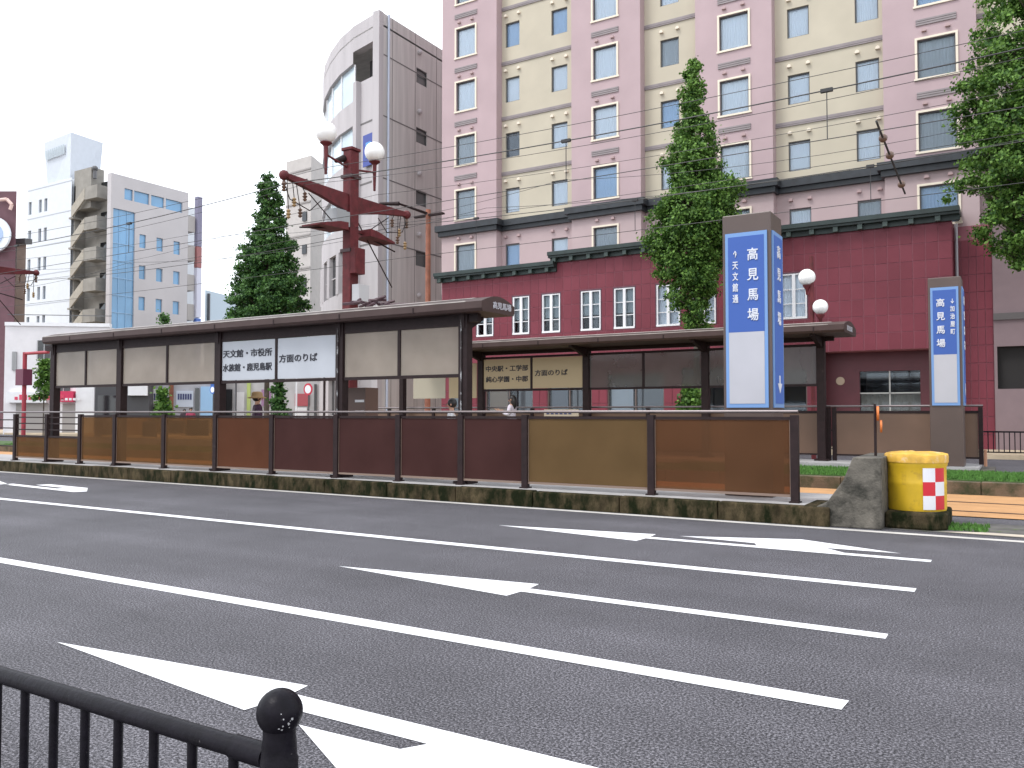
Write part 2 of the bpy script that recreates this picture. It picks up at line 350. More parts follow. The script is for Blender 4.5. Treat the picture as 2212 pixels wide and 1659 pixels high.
# ------------------------------------------------------------------ near tram platform
Z1 = .24
pl = struct('platform', MB().box(-300, -2.3, 11.75, 13.68, -.05, Z1), M_SLAB)
x = -2.15; kst = MB().box(-1.49, 0, 0, .19, -.05, Z1+.012)
first = obj('kerb_stone', kst, M_CONC, None, bevel=.02); first.parent = pl; first.location = (x, 11.56, 0)
for k in range(1, 26):
    c = share('kerb_stone', first, pl, (x-1.5*k, 11.56+random.uniform(-.008, .008), random.uniform(-.008, .008)))
    b_ = c.modifiers.new('bevel', 'BEVEL'); b_.width = .02; b_.segments = 2
obj('kerb_run', MB().box(-300, x-1.5*26, 11.56, 11.75, -.05, Z1+.01), M_CONC, pl)
FY = 12.1
PX = [XatY(px, FY) for px in (35, 103, 175, 250, 356, 467, 589, 728, 862, 997, 1135, 1407, 1716)]
fen = thing('platform_fence', 'long brown steel fence with smoky panels along the near platform edge', 'fence', (PX[-1], FY, Z1))
HZ = 1.52
for k, X in enumerate(PX):
    r_ = .055
    obj('post', MB().box(X-r_, X+r_, FY-.05, FY+.05, Z1-.02, HZ-.05), M_BROWN, fen, bevel=.006)
    obj('base_plate', MB().box(X-.07, X+.07, FY-.09, FY+.09, Z1, Z1+.02), M_BROWN, fen)
mb = MB().tube((PX[0]-5.4, FY, HZ), (PX[-1]+.05, FY, HZ), .023, n=10); obj('handrail', mb, M_ALU, fen, smooth=True)
M_PANEL = {
 'o': glass('smoky_panel_ochre', (.75, .55, .35), .08, .12, (.17, .096, .046), .58),
 'r': glass('smoky_panel_rust', (.30, .15, .1), .08, .12, (.17, .072, .042), .72),
 'm': glass('smoky_panel_maroon', (.18, .1, .09), .08, .12, (.092, .043, .040), .85),
 't': glass('smoky_panel_tan', (.35, .24, .13), .08, .12, (.20, .128, .062), .8),
 'b': glass('smoky_panel_orange', (.7, .45, .3), .08, .12, (.18, .098, .054), .54)}
kinds = 'ooooorrmmmtb'
kinds = ['o', 'o', 'o', 'o', 'o', 'r', 'm', 'm', 'm', 'm', 't', 'b']
for k in range(len(PX)-1):
    a, b = PX[k]+.057, PX[k+1]-.057
    low = k < 2
    ztop = .87 if low else 1.40
    obj('rail', MB().box(a, b, FY-.02, FY+.02, ztop, ztop+.045), M_BROWN, fen)
    obj('rail', MB().box(a, b, FY-.02, FY+.02, .315, .35), M_PFR, fen)
    if low:
        for zz in (1.05, 1.21, 1.37): obj('rail', MB().box(a, b, FY-.012, FY+.012, zz, zz+.03), M_BROWN, fen)
    pn = obj('panel', MB().box(a+.01, b-.01, FY-.006, FY+.006, .352, ztop-.002), M_PANEL[kinds[k]], fen)
    obj('panel_edge', MB().box(a, a+.012, FY-.012, FY+.012, .35, ztop), M_PFR, pn); obj('panel_edge', MB().box(b-.012, b, FY-.012, FY+.012, .35, ztop), M_PFR, pn)
for j, zz in enumerate((.6, .85, 1.08, 1.3)):
    obj('rail', MB().box(PX[0]-5.4, PX[0]-.05, FY-.015, FY+.015, zz, zz+.03), M_BROWN, fen)
for X in (PX[0]-1.8, PX[0]-3.6, PX[0]-5.4): obj('post', MB().box(X-.038, X+.038, FY-.05, FY+.05, Z1, HZ-.05), M_BROWN, fen)
# notices and cases hung on the inside of the fence
for n_, (px0, px1, z0, z1) in enumerate(((310, 340, .95, 1.3), (366, 398, 1.05, 1.32), (405, 452, 1.0, 1.34), (528, 572, .95, 1.32), (318, 332, .9, 1.25))):
    if n_ == 4: continue
    tag(obj('notice_board', MB().box(XatY(px0, FY+.05), XatY(px1, FY+.05), FY+.03, FY+.05, z0, z1), mat('notice_back', (.035, .025, .022), .7)), ['grey notice hung inside the fence, leftmost of the four', 'small wide grey notice on the fence, second from the left', 'wide grey notice on the fence just left of the middle shelter column', 'grey notice on the fence below the white direction board'][n_], 'notice', 'notices hung inside the platform fence')
# ---------------------------------------------------------------- shelters
M_UP = glass('shelter_panel_beige', (.75, .70, .66), .15, .2, (.44, .385, .33), .76)
M_UP2 = glass('shelter_panel_clear', (.62, .6, .58), .25, .1, (.23, .22, .21), .5)
def shelter(label, cols, colY, z0, zb, zt, x0, x1, yf, yb, roofz, boards, pm, side=1):
    """colY: column line; yf/yb: front and back roof edges; roofz: underside height"""
    t = thing('tram_shelter', label, 'shelter', (cols[-1], colY, z0), 'tram stop shelters')
    for X in cols:
        obj('column', MB().box(X-.095, X+.095, colY-.09, colY+.09, z0, roofz), M_BROWN, t, bevel=.008)
        if side > 0 and X in cols[-2:]: obj('conduit', MB().tube((X-.02, colY-.11, z0), (X-.02, colY-.11, roofz-.1), .014, n=8), mat('worn_conduit', (.35, .35, .36), .4, dirt=((.03, .02, .02), 5, .42, .5)), t)
        obj('base_plate', MB().box(X-.16, X+.16, colY-.15, colY+.17, z0, z0+.045), M_BROWN, t)
        arm = MB().prism([(yf+.25, roofz), (yb-.2, roofz), (yb-.2, roofz-.05), (colY+.1*side, roofz-.26), (colY-.1*side, roofz-.26), (yf+.25, roofz-.05)] if side > 0 else
                         [(yb-.25, roofz), (yf+.2, roofz), (yf+.2, roofz-.05), (colY-.1, roofz-.26), (colY+.1, roofz-.26), (yb-.25, roofz-.05)], X-.05, X+.05, 'X')
        obj('bracket', arm, M_BROWN, t)
    obj('beam', MB().box(cols[0]-.4, cols[-1]+.3, colY-.05, colY+.05, (zt+.062 if side > 0 else roofz-.10), roofz-.004), M_BROWN, t)
    # low vaulted roof
    n = 9; prof = []
    for i in range(n+1):
        a = i/n; prof.append((yf+(yb-yf)*a, roofz+.17+.13*math.sin(math.pi*a)))
    poly = [(yf+.04, roofz), (yf, roofz+.05)] + prof + [(yb, roofz+.05), (yb-.04, roofz)]
    rf = obj('roof', MB().prism(poly[::-1], x0, x1, 'X'), M_FASC, t)
    top = MB()
    for (ya, za), (yc, zc) in list(zip(prof, prof[1:]))[2:]: top.quad((x0+.02, ya, za+.006), (x1-.35, ya, za+.006), (x1-.35, yc, zc+.006), (x0+.02, yc, zc+.006))
    obj('roof_sheet', top, M_ROOFTOP, rf)
    obj('roof_lip', MB().box(x0+.02, x1-.35, yf+.002, yf+.03, roofz+.171, roofz+.186), M_ROOFTOP, rf)
    k = 0; X = x0+1.2
    while X < x1-.5:
        obj('roof_seam', MB().box(X, X+.03, yf-.006, yf+.02, roofz+.03, roofz+.135), M_BROWN, rf); X += 1.8
    bays = list(zip(cols, cols[1:]))
    for bi, (a, b) in enumerate(bays):
        mid = (a+b)/2+.0
        py = colY-.03
        obj('frame_rail', MB().box(a+.076, b-.076, py-.03, py+.03, zt, zt+.06), M_BROWN, t)
        obj('frame_rail', MB().box(a+.076, b-.076, py-.03, py+.03, zb-.06, zb), M_BROWN, t)
        obj('frame_post', MB().box(mid-.03, mid+.03, py-.03, py+.03, zb, zt), M_BROWN, t)
        for s_, (u, v) in enumerate(((a+.076, mid-.03), (mid+.03, b-.076))):
            obj('frame_post', MB().box(u, u+.03, py-.02, py+.02, zb, zt) if s_ == 0 else MB().box(v-.03, v, py-.02, py+.02, zb, zt), M_BROWN, t)
            uu, vv = (u+.03, v) if s_ == 0 else (u, v-.03)
            bd = boards.get((bi, s_))
            if bd:
                p = obj('direction_board', MB().box(uu+.01, vv-.01, py-.015, py+.015, zb+.01, zt-.01), bd[0], t)
                for (txt, fx, fz, ww) in bd[1]:
                    text(txt, .3, (uu+(vv-uu)*fx, py-.02, zb+(zt-zb)*fz), M_LETK, p, w=(vv-uu)*ww, h=(zt-zb)*.2)
            else:
                obj('panel', MB().box(uu+.004, vv-.004, py-.005, py+.005, zb+.002, zt-.002), pm, t)
    return t
CY = 12.32
cols = [XatY(px, CY) for px in (118, 262, 475, 738, 1005)]
s1 = shelter('long brown tram shelter with white direction boards on the near platform', cols, CY, Z1, 2.2, 3.06, XatY(88, 11.95), XatY(1040, 11.95), 11.95, 13.05, 3.27,
  {(2, 0): (M_SWHITE, [('天文館・市役所', .48, .68, .92), ('水族館・鹿児島駅', .48, .33, .92)]), (2, 1): (M_SWHITE, [('方面のりば', .36, .5, .66)])}, M_UP)
X1 = XatY(1040, 11.95)
text('高見馬場', .12, (X1+.004, 12.62, 3.405), M_SGREY, s1, face='+X', w=.62, h=.13)
CY2 = 20.9; Z2 = .36
cols2 = [XatY(px, CY2) for px in (1040, 1268, 1525, 1775)]
s2 = shelter('brown tram shelter with beige direction boards on the far platform', cols2, CY2, Z2, 2.2, 3.1, XatY(862, 19.7), XatY(1826, 19.7), 19.7, 21.3, 3.32,
  {(0, 0): (mat('sign_beige', (.42, .33, .2), .5), [('中央駅・工学部', .5, .68, .9), ('純心学園・中郡', .5, .33, .9)]), (0, 1): (MATS['sign_beige'], [('方面のりば', .38, .5, .66)])}, M_UP2, -1)
X2 = XatY(1826, 19.7)
text('高見馬場', .12, (X2+.004, 20.4, 3.44), M_SGREY, s2, face='+X', w=.7, h=.13)
# extra bay left of far shelter
for px in (870, ):
    X = XatY(px, CY2); obj('column', MB().box(X-.075, X+.075, CY2-.09, CY2+.09, Z2, 3.32), M_BROWN, s2)
obj('panel', MB().box(XatY(893, CY2), XatY(962, CY2), CY2-.01, CY2+.01, 1.95, 3.0), mat('sign_beige2', (.42, .38, .3), .5), s2)
obj('panel', MB().box(XatY(970, CY2), XatY(1030, CY2), CY2-.01, CY2+.01, 1.95, 3.0), MATS['sign_beige'], s2)
# far platform
struct('far_platform', MB().box(-24, -.72, 19.95, 21.45, -.05, Z2), M_SLAB)
F2 = 21.15
fx = [XatY(px, F2) for px in (1040, 1150, 1268, 1400, 1525, 1660, 1790, 1802, 2118)]
fen2 = thing('platform_fence', 'brown steel fence with tan panels along the far platform edge', 'fence', (fx[-1], F2, Z2))
fx = [fx[0]-5.4, fx[0]-3.6, fx[0]-1.8] + fx
H2 = 1.66
for X in fx: obj('post', MB().box(X-.045, X+.045, F2-.05, F2+.05, Z2, H2-.03), M_BROWN, fen2)
for a, b in zip(fx, fx[1:]):
    if b-a < .5: continue
    obj('rail', MB().box(a+.045, b-.045, F2-.02, F2+.02, H2-.17, H2-.11), M_BROWN, fen2)
    obj('rail', MB().box(a+.045, b-.045, F2-.02, F2+.02, .48, .52), M_BROWN, fen2)
    obj('panel', MB().box(a+.05, b-.05, F2-.008, F2+.008, .52, H2-.17), mat('tan_panel', (.15, .088, .058), .45, var=.1, vscale=1.5), fen2)
obj('handrail', MB().tube((fx[0], F2, H2), (fx[-1]+.05, F2, H2), .025), M_ALU, fen2, smooth=True)
struct('platform_end_block', MB().box(-1.35, -.45, 19.9, 21.5, 0, .3), M_CONC2)

# ------------------------------------------------------------------ sign towers
def tower(label, x0, x1, y0, y1, z0, zt, zpb, zpt, small, arrow_side):
    t = thing('sign_tower', label, 'sign', ((x0+x1)/2, (y0+y1)/2, z0), 'blue stop name towers')
    obj('tower_body', MB().box(x0, x1, y0, y1, z0, zt), mat('tower_brown', (.085, .058, .05), .4, var=.08), t, bevel=.015)
    W = x1-x0
    for face in ('-Y', '+X'):
        def bx(u0, u1, za, zb_, d):
            if face == '-Y': return MB().box(x0+u0, x0+u1, y0-d, y0+.002, za, zb_)
            return MB().box(x1-.002, x1+d, y0+u0, y0+u1, za, zb_)
        WW = W if face == '-Y' else y1-y0
        f = obj('light_box', bx(.05, WW-.05, zpb, zpt, .025), M_LBLUE, t)
        zm = zpb + (zpt-zpb)*.43
        if face == '-Y':
            obj('blue_face', bx(.095, WW-.095, zm, zpt-.06, .030), M_BLUE, f); obj('blank_face', bx(.10, WW-.10, zpb+.06, zm-.002, .030), M_SGREY, f)
            big = (x0+W*(.64 if arrow_side > 0 else .38)); sml = (x0+W*(.28 if arrow_side > 0 else .74))
            H = (zpt-.06)-zm
            text('高\n見\n馬\n場', .25, (big, y0-.034, zm+H*.49), M_LETW, f, h=H*.76, w=.17, line=1.55)
            text(small, .12, (sml, y0-.034, zm+H*.58), M_LETW, f, h=H*.55, w=.09, line=1.25)
        else:
            obj('blue_face', bx(.09, WW-.09, zpb+.06, zpt-.06, .030), mat('sign_blue2', (.05, .125, .42), .45, spec=.3), f)
            H = zpt-zpb
            text('高\n見\n馬\n場', .25, (x1+.034, (y0+y1)/2, zpb+H*.70), M_LETW, f, face='+X', h=H*.46, w=.2, line=1.6)
            yc = (y0+y1)/2; a = MB()
            zz = zpb+H*.1
            a.box(x1+.03, x1+.036, yc-.03, yc+.03, zz, zz+.22); a.prism([(yc-.13, zz+.1), (yc+.13, zz+.1), (yc, zz-.05)], x1+.0305, x1+.0365, 'X')
            obj('arrow_mark', a, M_LETW, f)
    return t
ta = atY(1560, 470, 12.62); tb = atY(1664, 457, 12.62)
tower('tall brown tower with blue name panel behind the near fence, greatest of the two', ta.x, tb.x, 12.62, 13.3, Z1, 4.54, 1.58, 4.25, '↑\n天\n文\n館\n通', 1)
ta = atY(2003, 605, 20.0); tb = atY(2075, 600, 20.0)
tower('brown tower with blue name panel on the far platform, smaller in view', ta.x, tb.x, 20.05, 20.75, Z2, 4.42, 1.66, 4.2, '↓\n加\n治\n屋\n町', -1)

# ------------------------------------------------------------------ island nose: wedge, pad, drum, marker post
wd = thing('concrete_wedge', 'weathered grey concrete ramp block at the platform end beside the yellow drum', 'block', (-2, 12.3, 0))
obj('ramp_block', MB().prism([(-2.32, 0), (-1.52, 0), (-1.52, .92), (-1.86, .92), (-1.98, .62), (-2.2, .30), (-2.32, .26)], 11.62, 13.1, 'Y'), M_CONC2, wd, bevel=.015)
obj('toe', MB().prism([(-2.62, .0), (-2.325, 0), (-2.325, .25), (-2.5, .25), (-2.62, .2)], 11.6, 12.6, 'Y'), M_CONC, wd, bevel=.03)
pad = obj('concrete_pad', MB().prism([(-1.515, 11.85), (-.95, 11.82), (-.79, 12.0), (-.8, 12.95), (-1.515, 13.05)], 0, .215, 'Z'), M_CONC, loc=(-1.2, 12.4, 0), bevel=.03)
tag(pad, 'low mossy concrete pad under the yellow drum', 'pad')
DX, DY = -1.19, 12.42; RR = .365
dr = thing('crash_drum', 'yellow plastic crash barrel with red and white checks on a concrete pad', 'barrel', (DX, DY, .215))
M_YEL = mat('yellow_plastic', (.62, .40, .02), .45, var=.12, vscale=4, dirt=((.35, .22, .03), 6, .55, .75))
obj('drum_body', MB().lathe((DX, DY, .215), [(RR*.98, 0), (RR, .03), (RR, .34), (RR*1.012, .36), (RR, .38), (RR, .57), (RR*1.04, .6), (RR*1.04, .63)], 40), M_YEL, dr, smooth=True)
lid = MB(); n = 40; prof = [(RR*1.07, .63), (RR*1.08, .70), (RR*1.06, .735), (RR*.9, .75), (RR*.5, .765), (.02, .77)]
lid.lathe((DX, DY, .215), prof, n)
for i, v in enumerate(lid.v):
    k = i//n; a = 2*math.pi*(i % n)/n
    if 0 < k < 5: lid.v[i] = (v[0], v[1], v[2]+.006*math.sin(3*a+1)+.005*math.sin(7*a)+.004*math.sin(13*a+2))
obj('drum_lid', lid, mat('orange_lid', (.62, .36, .05), .5, var=.2, vscale=9, dirt=((.66, .5, .3), 8, .55, .7)), dr, smooth=True)
vd = Vector((0-DX, 0-DY)).normalized(); a0 = math.atan2(vd.y, vd.x)
for r in range(3):
    for c in range(2):
        # two columns on the right-hand third of the drum as seen from the road
        aa = a0 + R(12 + c*25); bb = a0 + R(12 + (c+1)*25); q = MB(); ns = 6
        z0 = .215+.025+r*.18; z1 = z0+.18; rr = RR+.006
        for i in range(ns):
            u = aa+(bb-aa)*i/ns; v = aa+(bb-aa)*(i+1)/ns
            q.quad((DX+rr*math.cos(u), DY+rr*math.sin(u), z0), (DX+rr*math.cos(v), DY+rr*math.sin(v), z0), (DX+rr*math.cos(v), DY+rr*math.sin(v), z1), (DX+rr*math.cos(u), DY+rr*math.sin(u), z1))
        obj('check_patch', q, mat('check_red', (.55, .015, .03), .4) if (r+c) % 2 else mat('check_white', (.7, .7, .74), .4), dr)
mp_ = thing('marker_post', 'thin dark post with an orange reflector on top of the concrete ramp block', 'post', (-1.66, 12.2, .92))
obj('pole', MB().tube((-1.66, 12.2, .9), (-1.66, 12.2, 1.62), .018), M_BROWN, mp_, smooth=True)
obj('reflector', MB().tube((-1.64, 12.2, 1.49), (-1.61, 12.204, 1.49), .1, n=20), mat('orange_reflector', (.6, .16, .03), .4), mp_)
obj('reflector', MB().tube((-1.60, 12.2, 1.32), (-1.575, 12.204, 1.32), .085, n=20), MATS['orange_reflector'], mp_)

# ------------------------------------------------------------------ foreground guard railing
GY = 1.47; GX = -1.56
gd = thing('guard_railing', 'black pedestrian railing with a ball topped post in the near left corner', 'railing', (GX, GY, 0))
obj('post', MB().lathe((GX, GY, 0), [(.046, 0), (.046, .655), (.043, .66), (.0425, .69), (.040, .71), (.04, .73)], 20), M_BLACK, gd, smooth=True)
obj('ball_cap', MB().ball((GX, GY, .768), .056, 28, 18), M_BLACK, gd, smooth=True)
rc = random.Random(8); q = MB()
for k in range(9):
    a = R(-28)+rc.uniform(-.35, .3); e_ = rc.uniform(-.5, .25); d = Vector((math.cos(e_)*math.cos(a), math.cos(e_)*math.sin(a), math.sin(e_))); u_ = d.orthogonal().normalized(); v_ = d.cross(u_); c_ = Vector((GX, GY, .768))+d*.0566; r1 = rc.uniform(.0012, .004)
    q.quad(*[tuple(c_+u_*r1*math.cos(t_)*rc.uniform(.6, 1.4)+v_*r1*math.sin(t_)*rc.uniform(.6, 1.4)) for t_ in (0, 1.2, 2.5, 3.8, 5.1)])
obj('paint_chips', q, mat('chip_grey', (.35, .35, .36), .6), gd, kind='stuff')
obj('top_rail', MB().tube((-6, GY, .652), (GX-.03, GY, .652), .026, n=16), M_BLACK, gd, smooth=True)
obj('bottom_rail', MB().tube((-6, GY, .14), (GX-.03, GY, .14), .018, n=12), M_BLACK, gd, smooth=True)
obj('rail_socket', MB().tube((GX-.16, GY, .652), (GX-.04, GY, .652), .03, n=16), M_BLACK, gd, smooth=True)
bx_ = [XatY(px, GY) for px in (425, 343, 265, 193, 128, 63, 8)]
stp = (bx_[0]-bx_[-1])/6; X = bx_[0]+stp
first = obj('baluster', MB().tube((X, GY, .14), (X, GY, .64), .0135, n=10), M_BLACK, gd, smooth=True)
for k in range(1, 30): share('baluster', first, gd, (-stp*k, 0, 0))
obj('post', MB().lathe((-5.3, GY, 0), [(.045, 0), (.045, .7)], 16), M_BLACK, gd, smooth=True)

# ------------------------------------------------------------------ catenary pole and wires
def cat_pole(X, label, lamps=True):
    Y = 17.15; t = thing('catenary_pole', label, 'pole', (X, Y, 0), 'red catenary poles between the tracks')
    obj('mast', MB().box(X-.145, X+.145, Y-.17, Y+.17, 0, 8.72), M_RED, t, bevel=.02)
    obj('mast_cap', MB().box(X-.19, X+.19, Y-.19, Y+.19, 8.72, 8.8), M_RED, t, bevel=.01)
    for z in (7.95, 5.9): obj('collar', MB().box(X-.2, X+.2, Y-.2, Y+.2, z, z+.09), mat('dark_band', (.05, .02, .022), .5), t)
    for s in (-1, 1):
        e = Y+s*2.45
        obj('cross_arm', MB().prism([(Y+s*.171, 7.0), (Y+s*.171, 7.5), (e, 7.52), (e, 7.4), (Y+s*1.2, 7.22)][::s], X-.07, X+.07, 'X'), M_RED, t, bevel=.01)
        obj('arm_end', MB().ball((X, e, 7.46), .13, 12, 8), M_RED, t, smooth=True)
        obj('insulator', MB().lathe((X, e, 7.05), [(.03, 0), (.07, .03), (.03, .07), (.07, .11), (.03, .15), (.07, .19), (.03, .3)], 10), mat('insulator_brown', (.12, .07, .05), .3), t, smooth=True)
        for kk, (dy, dz) in enumerate(((-.35, -.5), (-.7, -.28), (-.12, -.85), (-.5, -.75))):
            ip = Vector((X+.02*kk, e+s*dy, 7.35+dz)); obj('insulator', MB().lathe(ip, [(.02, -.12), (.06, -.08), (.03, -.04), (.07, 0), (.03, .04), (.06, .08), (.02, .12)], 10), mat('insulator_tan', (.30, .2, .1), .35) if kk % 2 == 0 else MATS['insulator_brown'], t, smooth=True)
            obj('hanger', MB().tube(ip+Vector((0, 0, .1)), (X, e+s*dy*.8, 7.42), .012, n=5), M_BROWN, t)
        obj('bent_rod', MB().path([(X, e, 7.3), (X, e-s*.2, 6.9), (X, e-s*.9, 6.75), (X, e-s*1.3, 7.1)], .014, 5), M_BROWN, t)
        # steady arm that holds the contact wire
        obj('steady_arm', MB().tube((X, Y+s*.2, 6.55), (X, Y+s*1.9, 6.25), .022).tube((X, Y+s*.5, 6.5), (X, Y+s*1.6, 7.2), .015), M_BROWN, t)
        if not lamps: continue
        # globe lamp on a bracket
        gy = Y+s*.98
        lb = obj('lamp_bracket', MB().tube((X, Y+s*.17, 8.25), (X, gy, 8.38), .03).tube((X, gy, 7.85), (X, gy, 8.62), .035, .06).lathe((X, gy, 8.6), [(.06, 0), (.13, .06), (.16, .08), (.16, .1)], 16), M_RED, t, smooth=True)
        obj('globe', MB().ball((X, gy, 8.97), .285, 28, 18), M_LAMP, lb, smooth=True)
        # canopy shaped floodlight
        zc = 6.42 if s < 0 else 6.42; yy = Y+s*1.05
        obj('canopy_lamp', MB().prism([(Y+s*.45, zc), (Y+s*1.5, zc-.04), (Y+s*1.5, zc+.0), (Y+s*.75, zc+.18), (Y+s*.45, zc+.2)][::s], X-.34, X+.34, 'X'), M_RED, t)
        obj('canopy_bracket', MB().box(X-.05, X+.05, Y+s*.17, Y+s*.45, zc+.08, zc+.16), M_RED, t)
    obj('strut', MB().tube((X-.1, Y+.3, 6.95), (X-.1, Y+1.9, 5.2), .018), M_BROWN, t)
    obj('control_box', MB().box(X+.172, X+.42, Y-.12, Y+.3, 4.55, 5.0), mat('pale_box', (.5, .5, .52), .5), t)
    obj('control_box', MB().box(X+.172, X+.35, Y-.2, Y+.2, 5.3, 6.0), M_RED, t)
    obj('transformer', MB().box(X-.2, X+.2, Y-.75, Y-.25, 6.55, 6.95).box(X-.12, X+.12, Y-.7, Y-.3, 6.95, 7.0), mat('grey_box', (.3, .31, .32), .5), t)
    obj('speaker_horn', MB().tube((X-.1, Y-.5, 8.35), (X-.1, Y-.18, 8.5), .06, .1), M_BROWN, t)
    return t
PX0 = -15.63
cat_pole(PX0, 'dark red catenary pole with two white globe lamps above the shelter roof')
cat_pole(PX0-20, 'dark red catenary pole whose arm end shows at the left edge', False)
M_WIRE = mat('wire_black', (.02, .02, .022), .5)
def wire(label, Y, Z, r, sag, Y2=None, sup=(-55.6, -35.63, -15.63, 4.4, 24.4), dz=0):
    pts = []
    for a, b in zip(sup, sup[1:]):
        for i in range(12):
            t = i/12; pts.append((a+(b-a)*t, Y, Z-4*sag*t*(1-t)))
    pts.append((sup[-1], Y, Z)); mb = MB().path(pts, r, 5)
    return tag(obj('overhead_wire', mb, M_WIRE, loc=None), label, 'wire', 'overhead tram wires')
def zat(px, py, Y): return atY(px, py, Y).z
zA = 7.25; wire('thick upper black wire of the near track catenary', 14.75, zA, .012, .28)
zB = 6.2; wire('thin contact wire of the near track, hung by droppers under the thick wire', 14.75, 6.18, .008, .03)
wire('thin black feeder wire passing just above the thick near wire', 16.1, 8.0, .007, .2)
wire('thin wire running just below the thick near wire', 15.3, 7.35, .006, .35)
wire('upper black wire of the far track catenary', 19.4, 7.1, .010, .25)
wire('thin contact wire of the far track, hung by droppers', 19.4, 6.12, .008, .03)
wire('thin feeder wire crossing the middle of the hotel above the far track', 18.2, 7.75, .006, .25)
wire('lowest thin wire crossing the hotel between the catenaries', 17.2, 6.6, .006, .2)
wire('thin telephone wire strung on the far side of the track', 24.0, 8.6, .008, .5)
wire('high thin wire strung near the far pavement', 29.5, 10.9, .009, .6)
def catz(Z, sag, X, sup=(-55.6, -35.63, -15.63, 4.4, 24.4)):
    for a, b in zip(sup, sup[1:]):
        if a <= X <= b:
            t = (X-a)/(b-a); return Z-4*sag*t*(1-t)
    return Z
for i, X in enumerate([XatY(px, 14.75) for px in (1224, 1795)]+[-22, -28]):
    o = obj('wire_dropper', MB().tube((X, 14.75, catz(zA, .28, X)), (X, 14.75, catz(6.18, .03, X)), .009, n=5).box(X-.1, X+.1, 14.72, 14.78, catz(zA, .28, X)-.03, catz(zA, .28, X)+.03), M_WIRE)
    tag(o, ['dropper rod between the near catenary wires left of the tall tree', 'dropper rod between the near catenary wires right of the tall tree', 'dropper rod of the near catenary left of the red pole', 'dropper rod of the near catenary farther left of the red pole'][i], 'wire clip', 'dropper rods')
for i, X in enumerate([XatY(px, 19.4) for px in (1028, 1374, 1888)]):
    o = obj('wire_dropper', MB().tube((X, 19.4, catz(7.1, .25, X)), (X, 19.4, catz(6.12, .03, X)), .009, n=5).box(X-.08, X+.08, 19.37, 19.43, catz(7.1, .25, X)-.03, catz(7.1, .25, X)+.03), M_WIRE)
    tag(o, ['dropper rod between the far catenary wires before the hotel left edge', 'dropper rod between the far catenary wires beside the tall tree', 'dropper rod between the far catenary wires right of the blue tower'][i], 'wire clip', 'dropper rods')
p0 = atY(1893, 262, 14.9); p1 = atY(1955, 418, 18.6)
ins = thing('section_insulator', 'slanted dark insulator rod spanning the wires at upper right', 'insulator', tuple(p1))
obj('rod', MB().path([p0, p0.lerp(p1, .5), p1], .02), M_WIRE, ins)
for f in (.2, .42, .85): q = p0.lerp(p1, f); obj('insulator', MB().ball(q, .075, 10, 6), MATS['insulator_brown'], ins, smooth=True)

# street lamps and poles beyond
def globe_lamp(X, Y, label, h=5.6):
    t = thing('street_lamp', label, 'street lamp', (X, Y, 0.12))
    obj('post', MB().tube((X, Y, .1), (X, Y, h), .07, .05), M_RED, t, smooth=True)
    for s, dz in ((-1, 0), (1, -.35)):
        b = obj('bracket', MB().tube((X, Y, h-.7+dz), (X+s*.32, Y, h-.45+dz), .03).tube((X+s*.32, Y, h-.55+dz), (X+s*.32, Y, h-.15+dz), .03, .07), M_RED, t)
        obj('globe', MB().ball((X+s*.32, Y, h+.05+dz), .26, 24, 14), M_LAMP, b, smooth=True)
    return t
gx = XatY(1757, 24.5)
t = thing('street_lamp', 'dark red street lamp with two white globes behind the far shelter', 'street lamp', (gx, 24.5, 0))
obj('post', MB().tube((gx, 24.5, 0), (gx, 24.5, 5.95), .07, .055), M_RED, t, smooth=True)
g1 = atY(1743, 599, 24.5); g2 = atY(1772, 663, 24.5)
for gp in (g1, g2):
    b = obj('bracket', MB().tube((gx, 24.5, gp.z-.62), (gp.x, 24.5, gp.z-.42), .03).lathe((gp.x, 24.5, gp.z-.5), [(.03, 0), (.05, .15), (.12, .26), (.12, .28)], 12), M_RED, t, smooth=True)
    obj('globe', MB().ball(gp, .235 if gp is g1 else .21, 24, 14), M_LAMP, b, smooth=True)
p = atY(925, 462, 31.6)
t = thing('utility_pole', 'rust brown pole with a short bracket in front of the hotel left edge', 'pole', (p.x, 31.6, .12))
M_RUST = mat('rust_pole', (.26, .09, .05), .6, var=.3, vscale=3)
obj('mast', MB().tube((p.x, 31.6, .1), (p.x, 31.6, p.z+.2), .14, .12, n=14), M_RUST, t, smooth=True)
q = atY(862, 440, 29.8); obj('bracket', MB().tube((p.x, 31.6, p.z), q, .07, .05).tube(q, (q.x-.9, q.y-.3, q.z+.05), .1, .07), M_BROWN, t)
obj('cross_bar', MB().box(p.x-.8, p.x+.9, 31.5, 31.7, p.z-.12, p.z-.04), M_BROWN, t)

# ------------------------------------------------------------------ hotel
ht = thing('hotel_building', 'tall pink and cream hotel with a red tiled podium across the street', 'building', (-14, 37, 0))
YP, YC = 36.5, 37.05
piers = [(XatY(953, YP), XatY(1072, YP)), (XatY(1236, YP), XatY(1387, YP)), (XatY(1508, YP), XatY(1676, YP)), (XatY(1919, YP), XatY(2125, YP)), (3.2, 6.4), (10.0, 13.2)]
bigs = [(-25.1, 1.24, 0), (-16.9, 1.26, 1), (-10.58, 1.3, 2), (-2.52, 1.36, 3), (4.8, 1.36, 4), (11.6, 1.36, 5)]
smalls = [(-22.5, .86, 0), (-19.7, .92, 0), (-13.8, .92, 1), (-7.92, .92, 2), (-5.14, .92, 2), (.9, .92, 3), (8.2, .92, 4)]
TOP = 32.6
rows = [9.72+2.95*k for k in range(8)]
BH, SH = 1.56, 1.3
HOLEB = [[(x-w_/2, x+w_/2, z-BH/2, z+BH/2) for z in rows] for x, w_, _ in bigs]
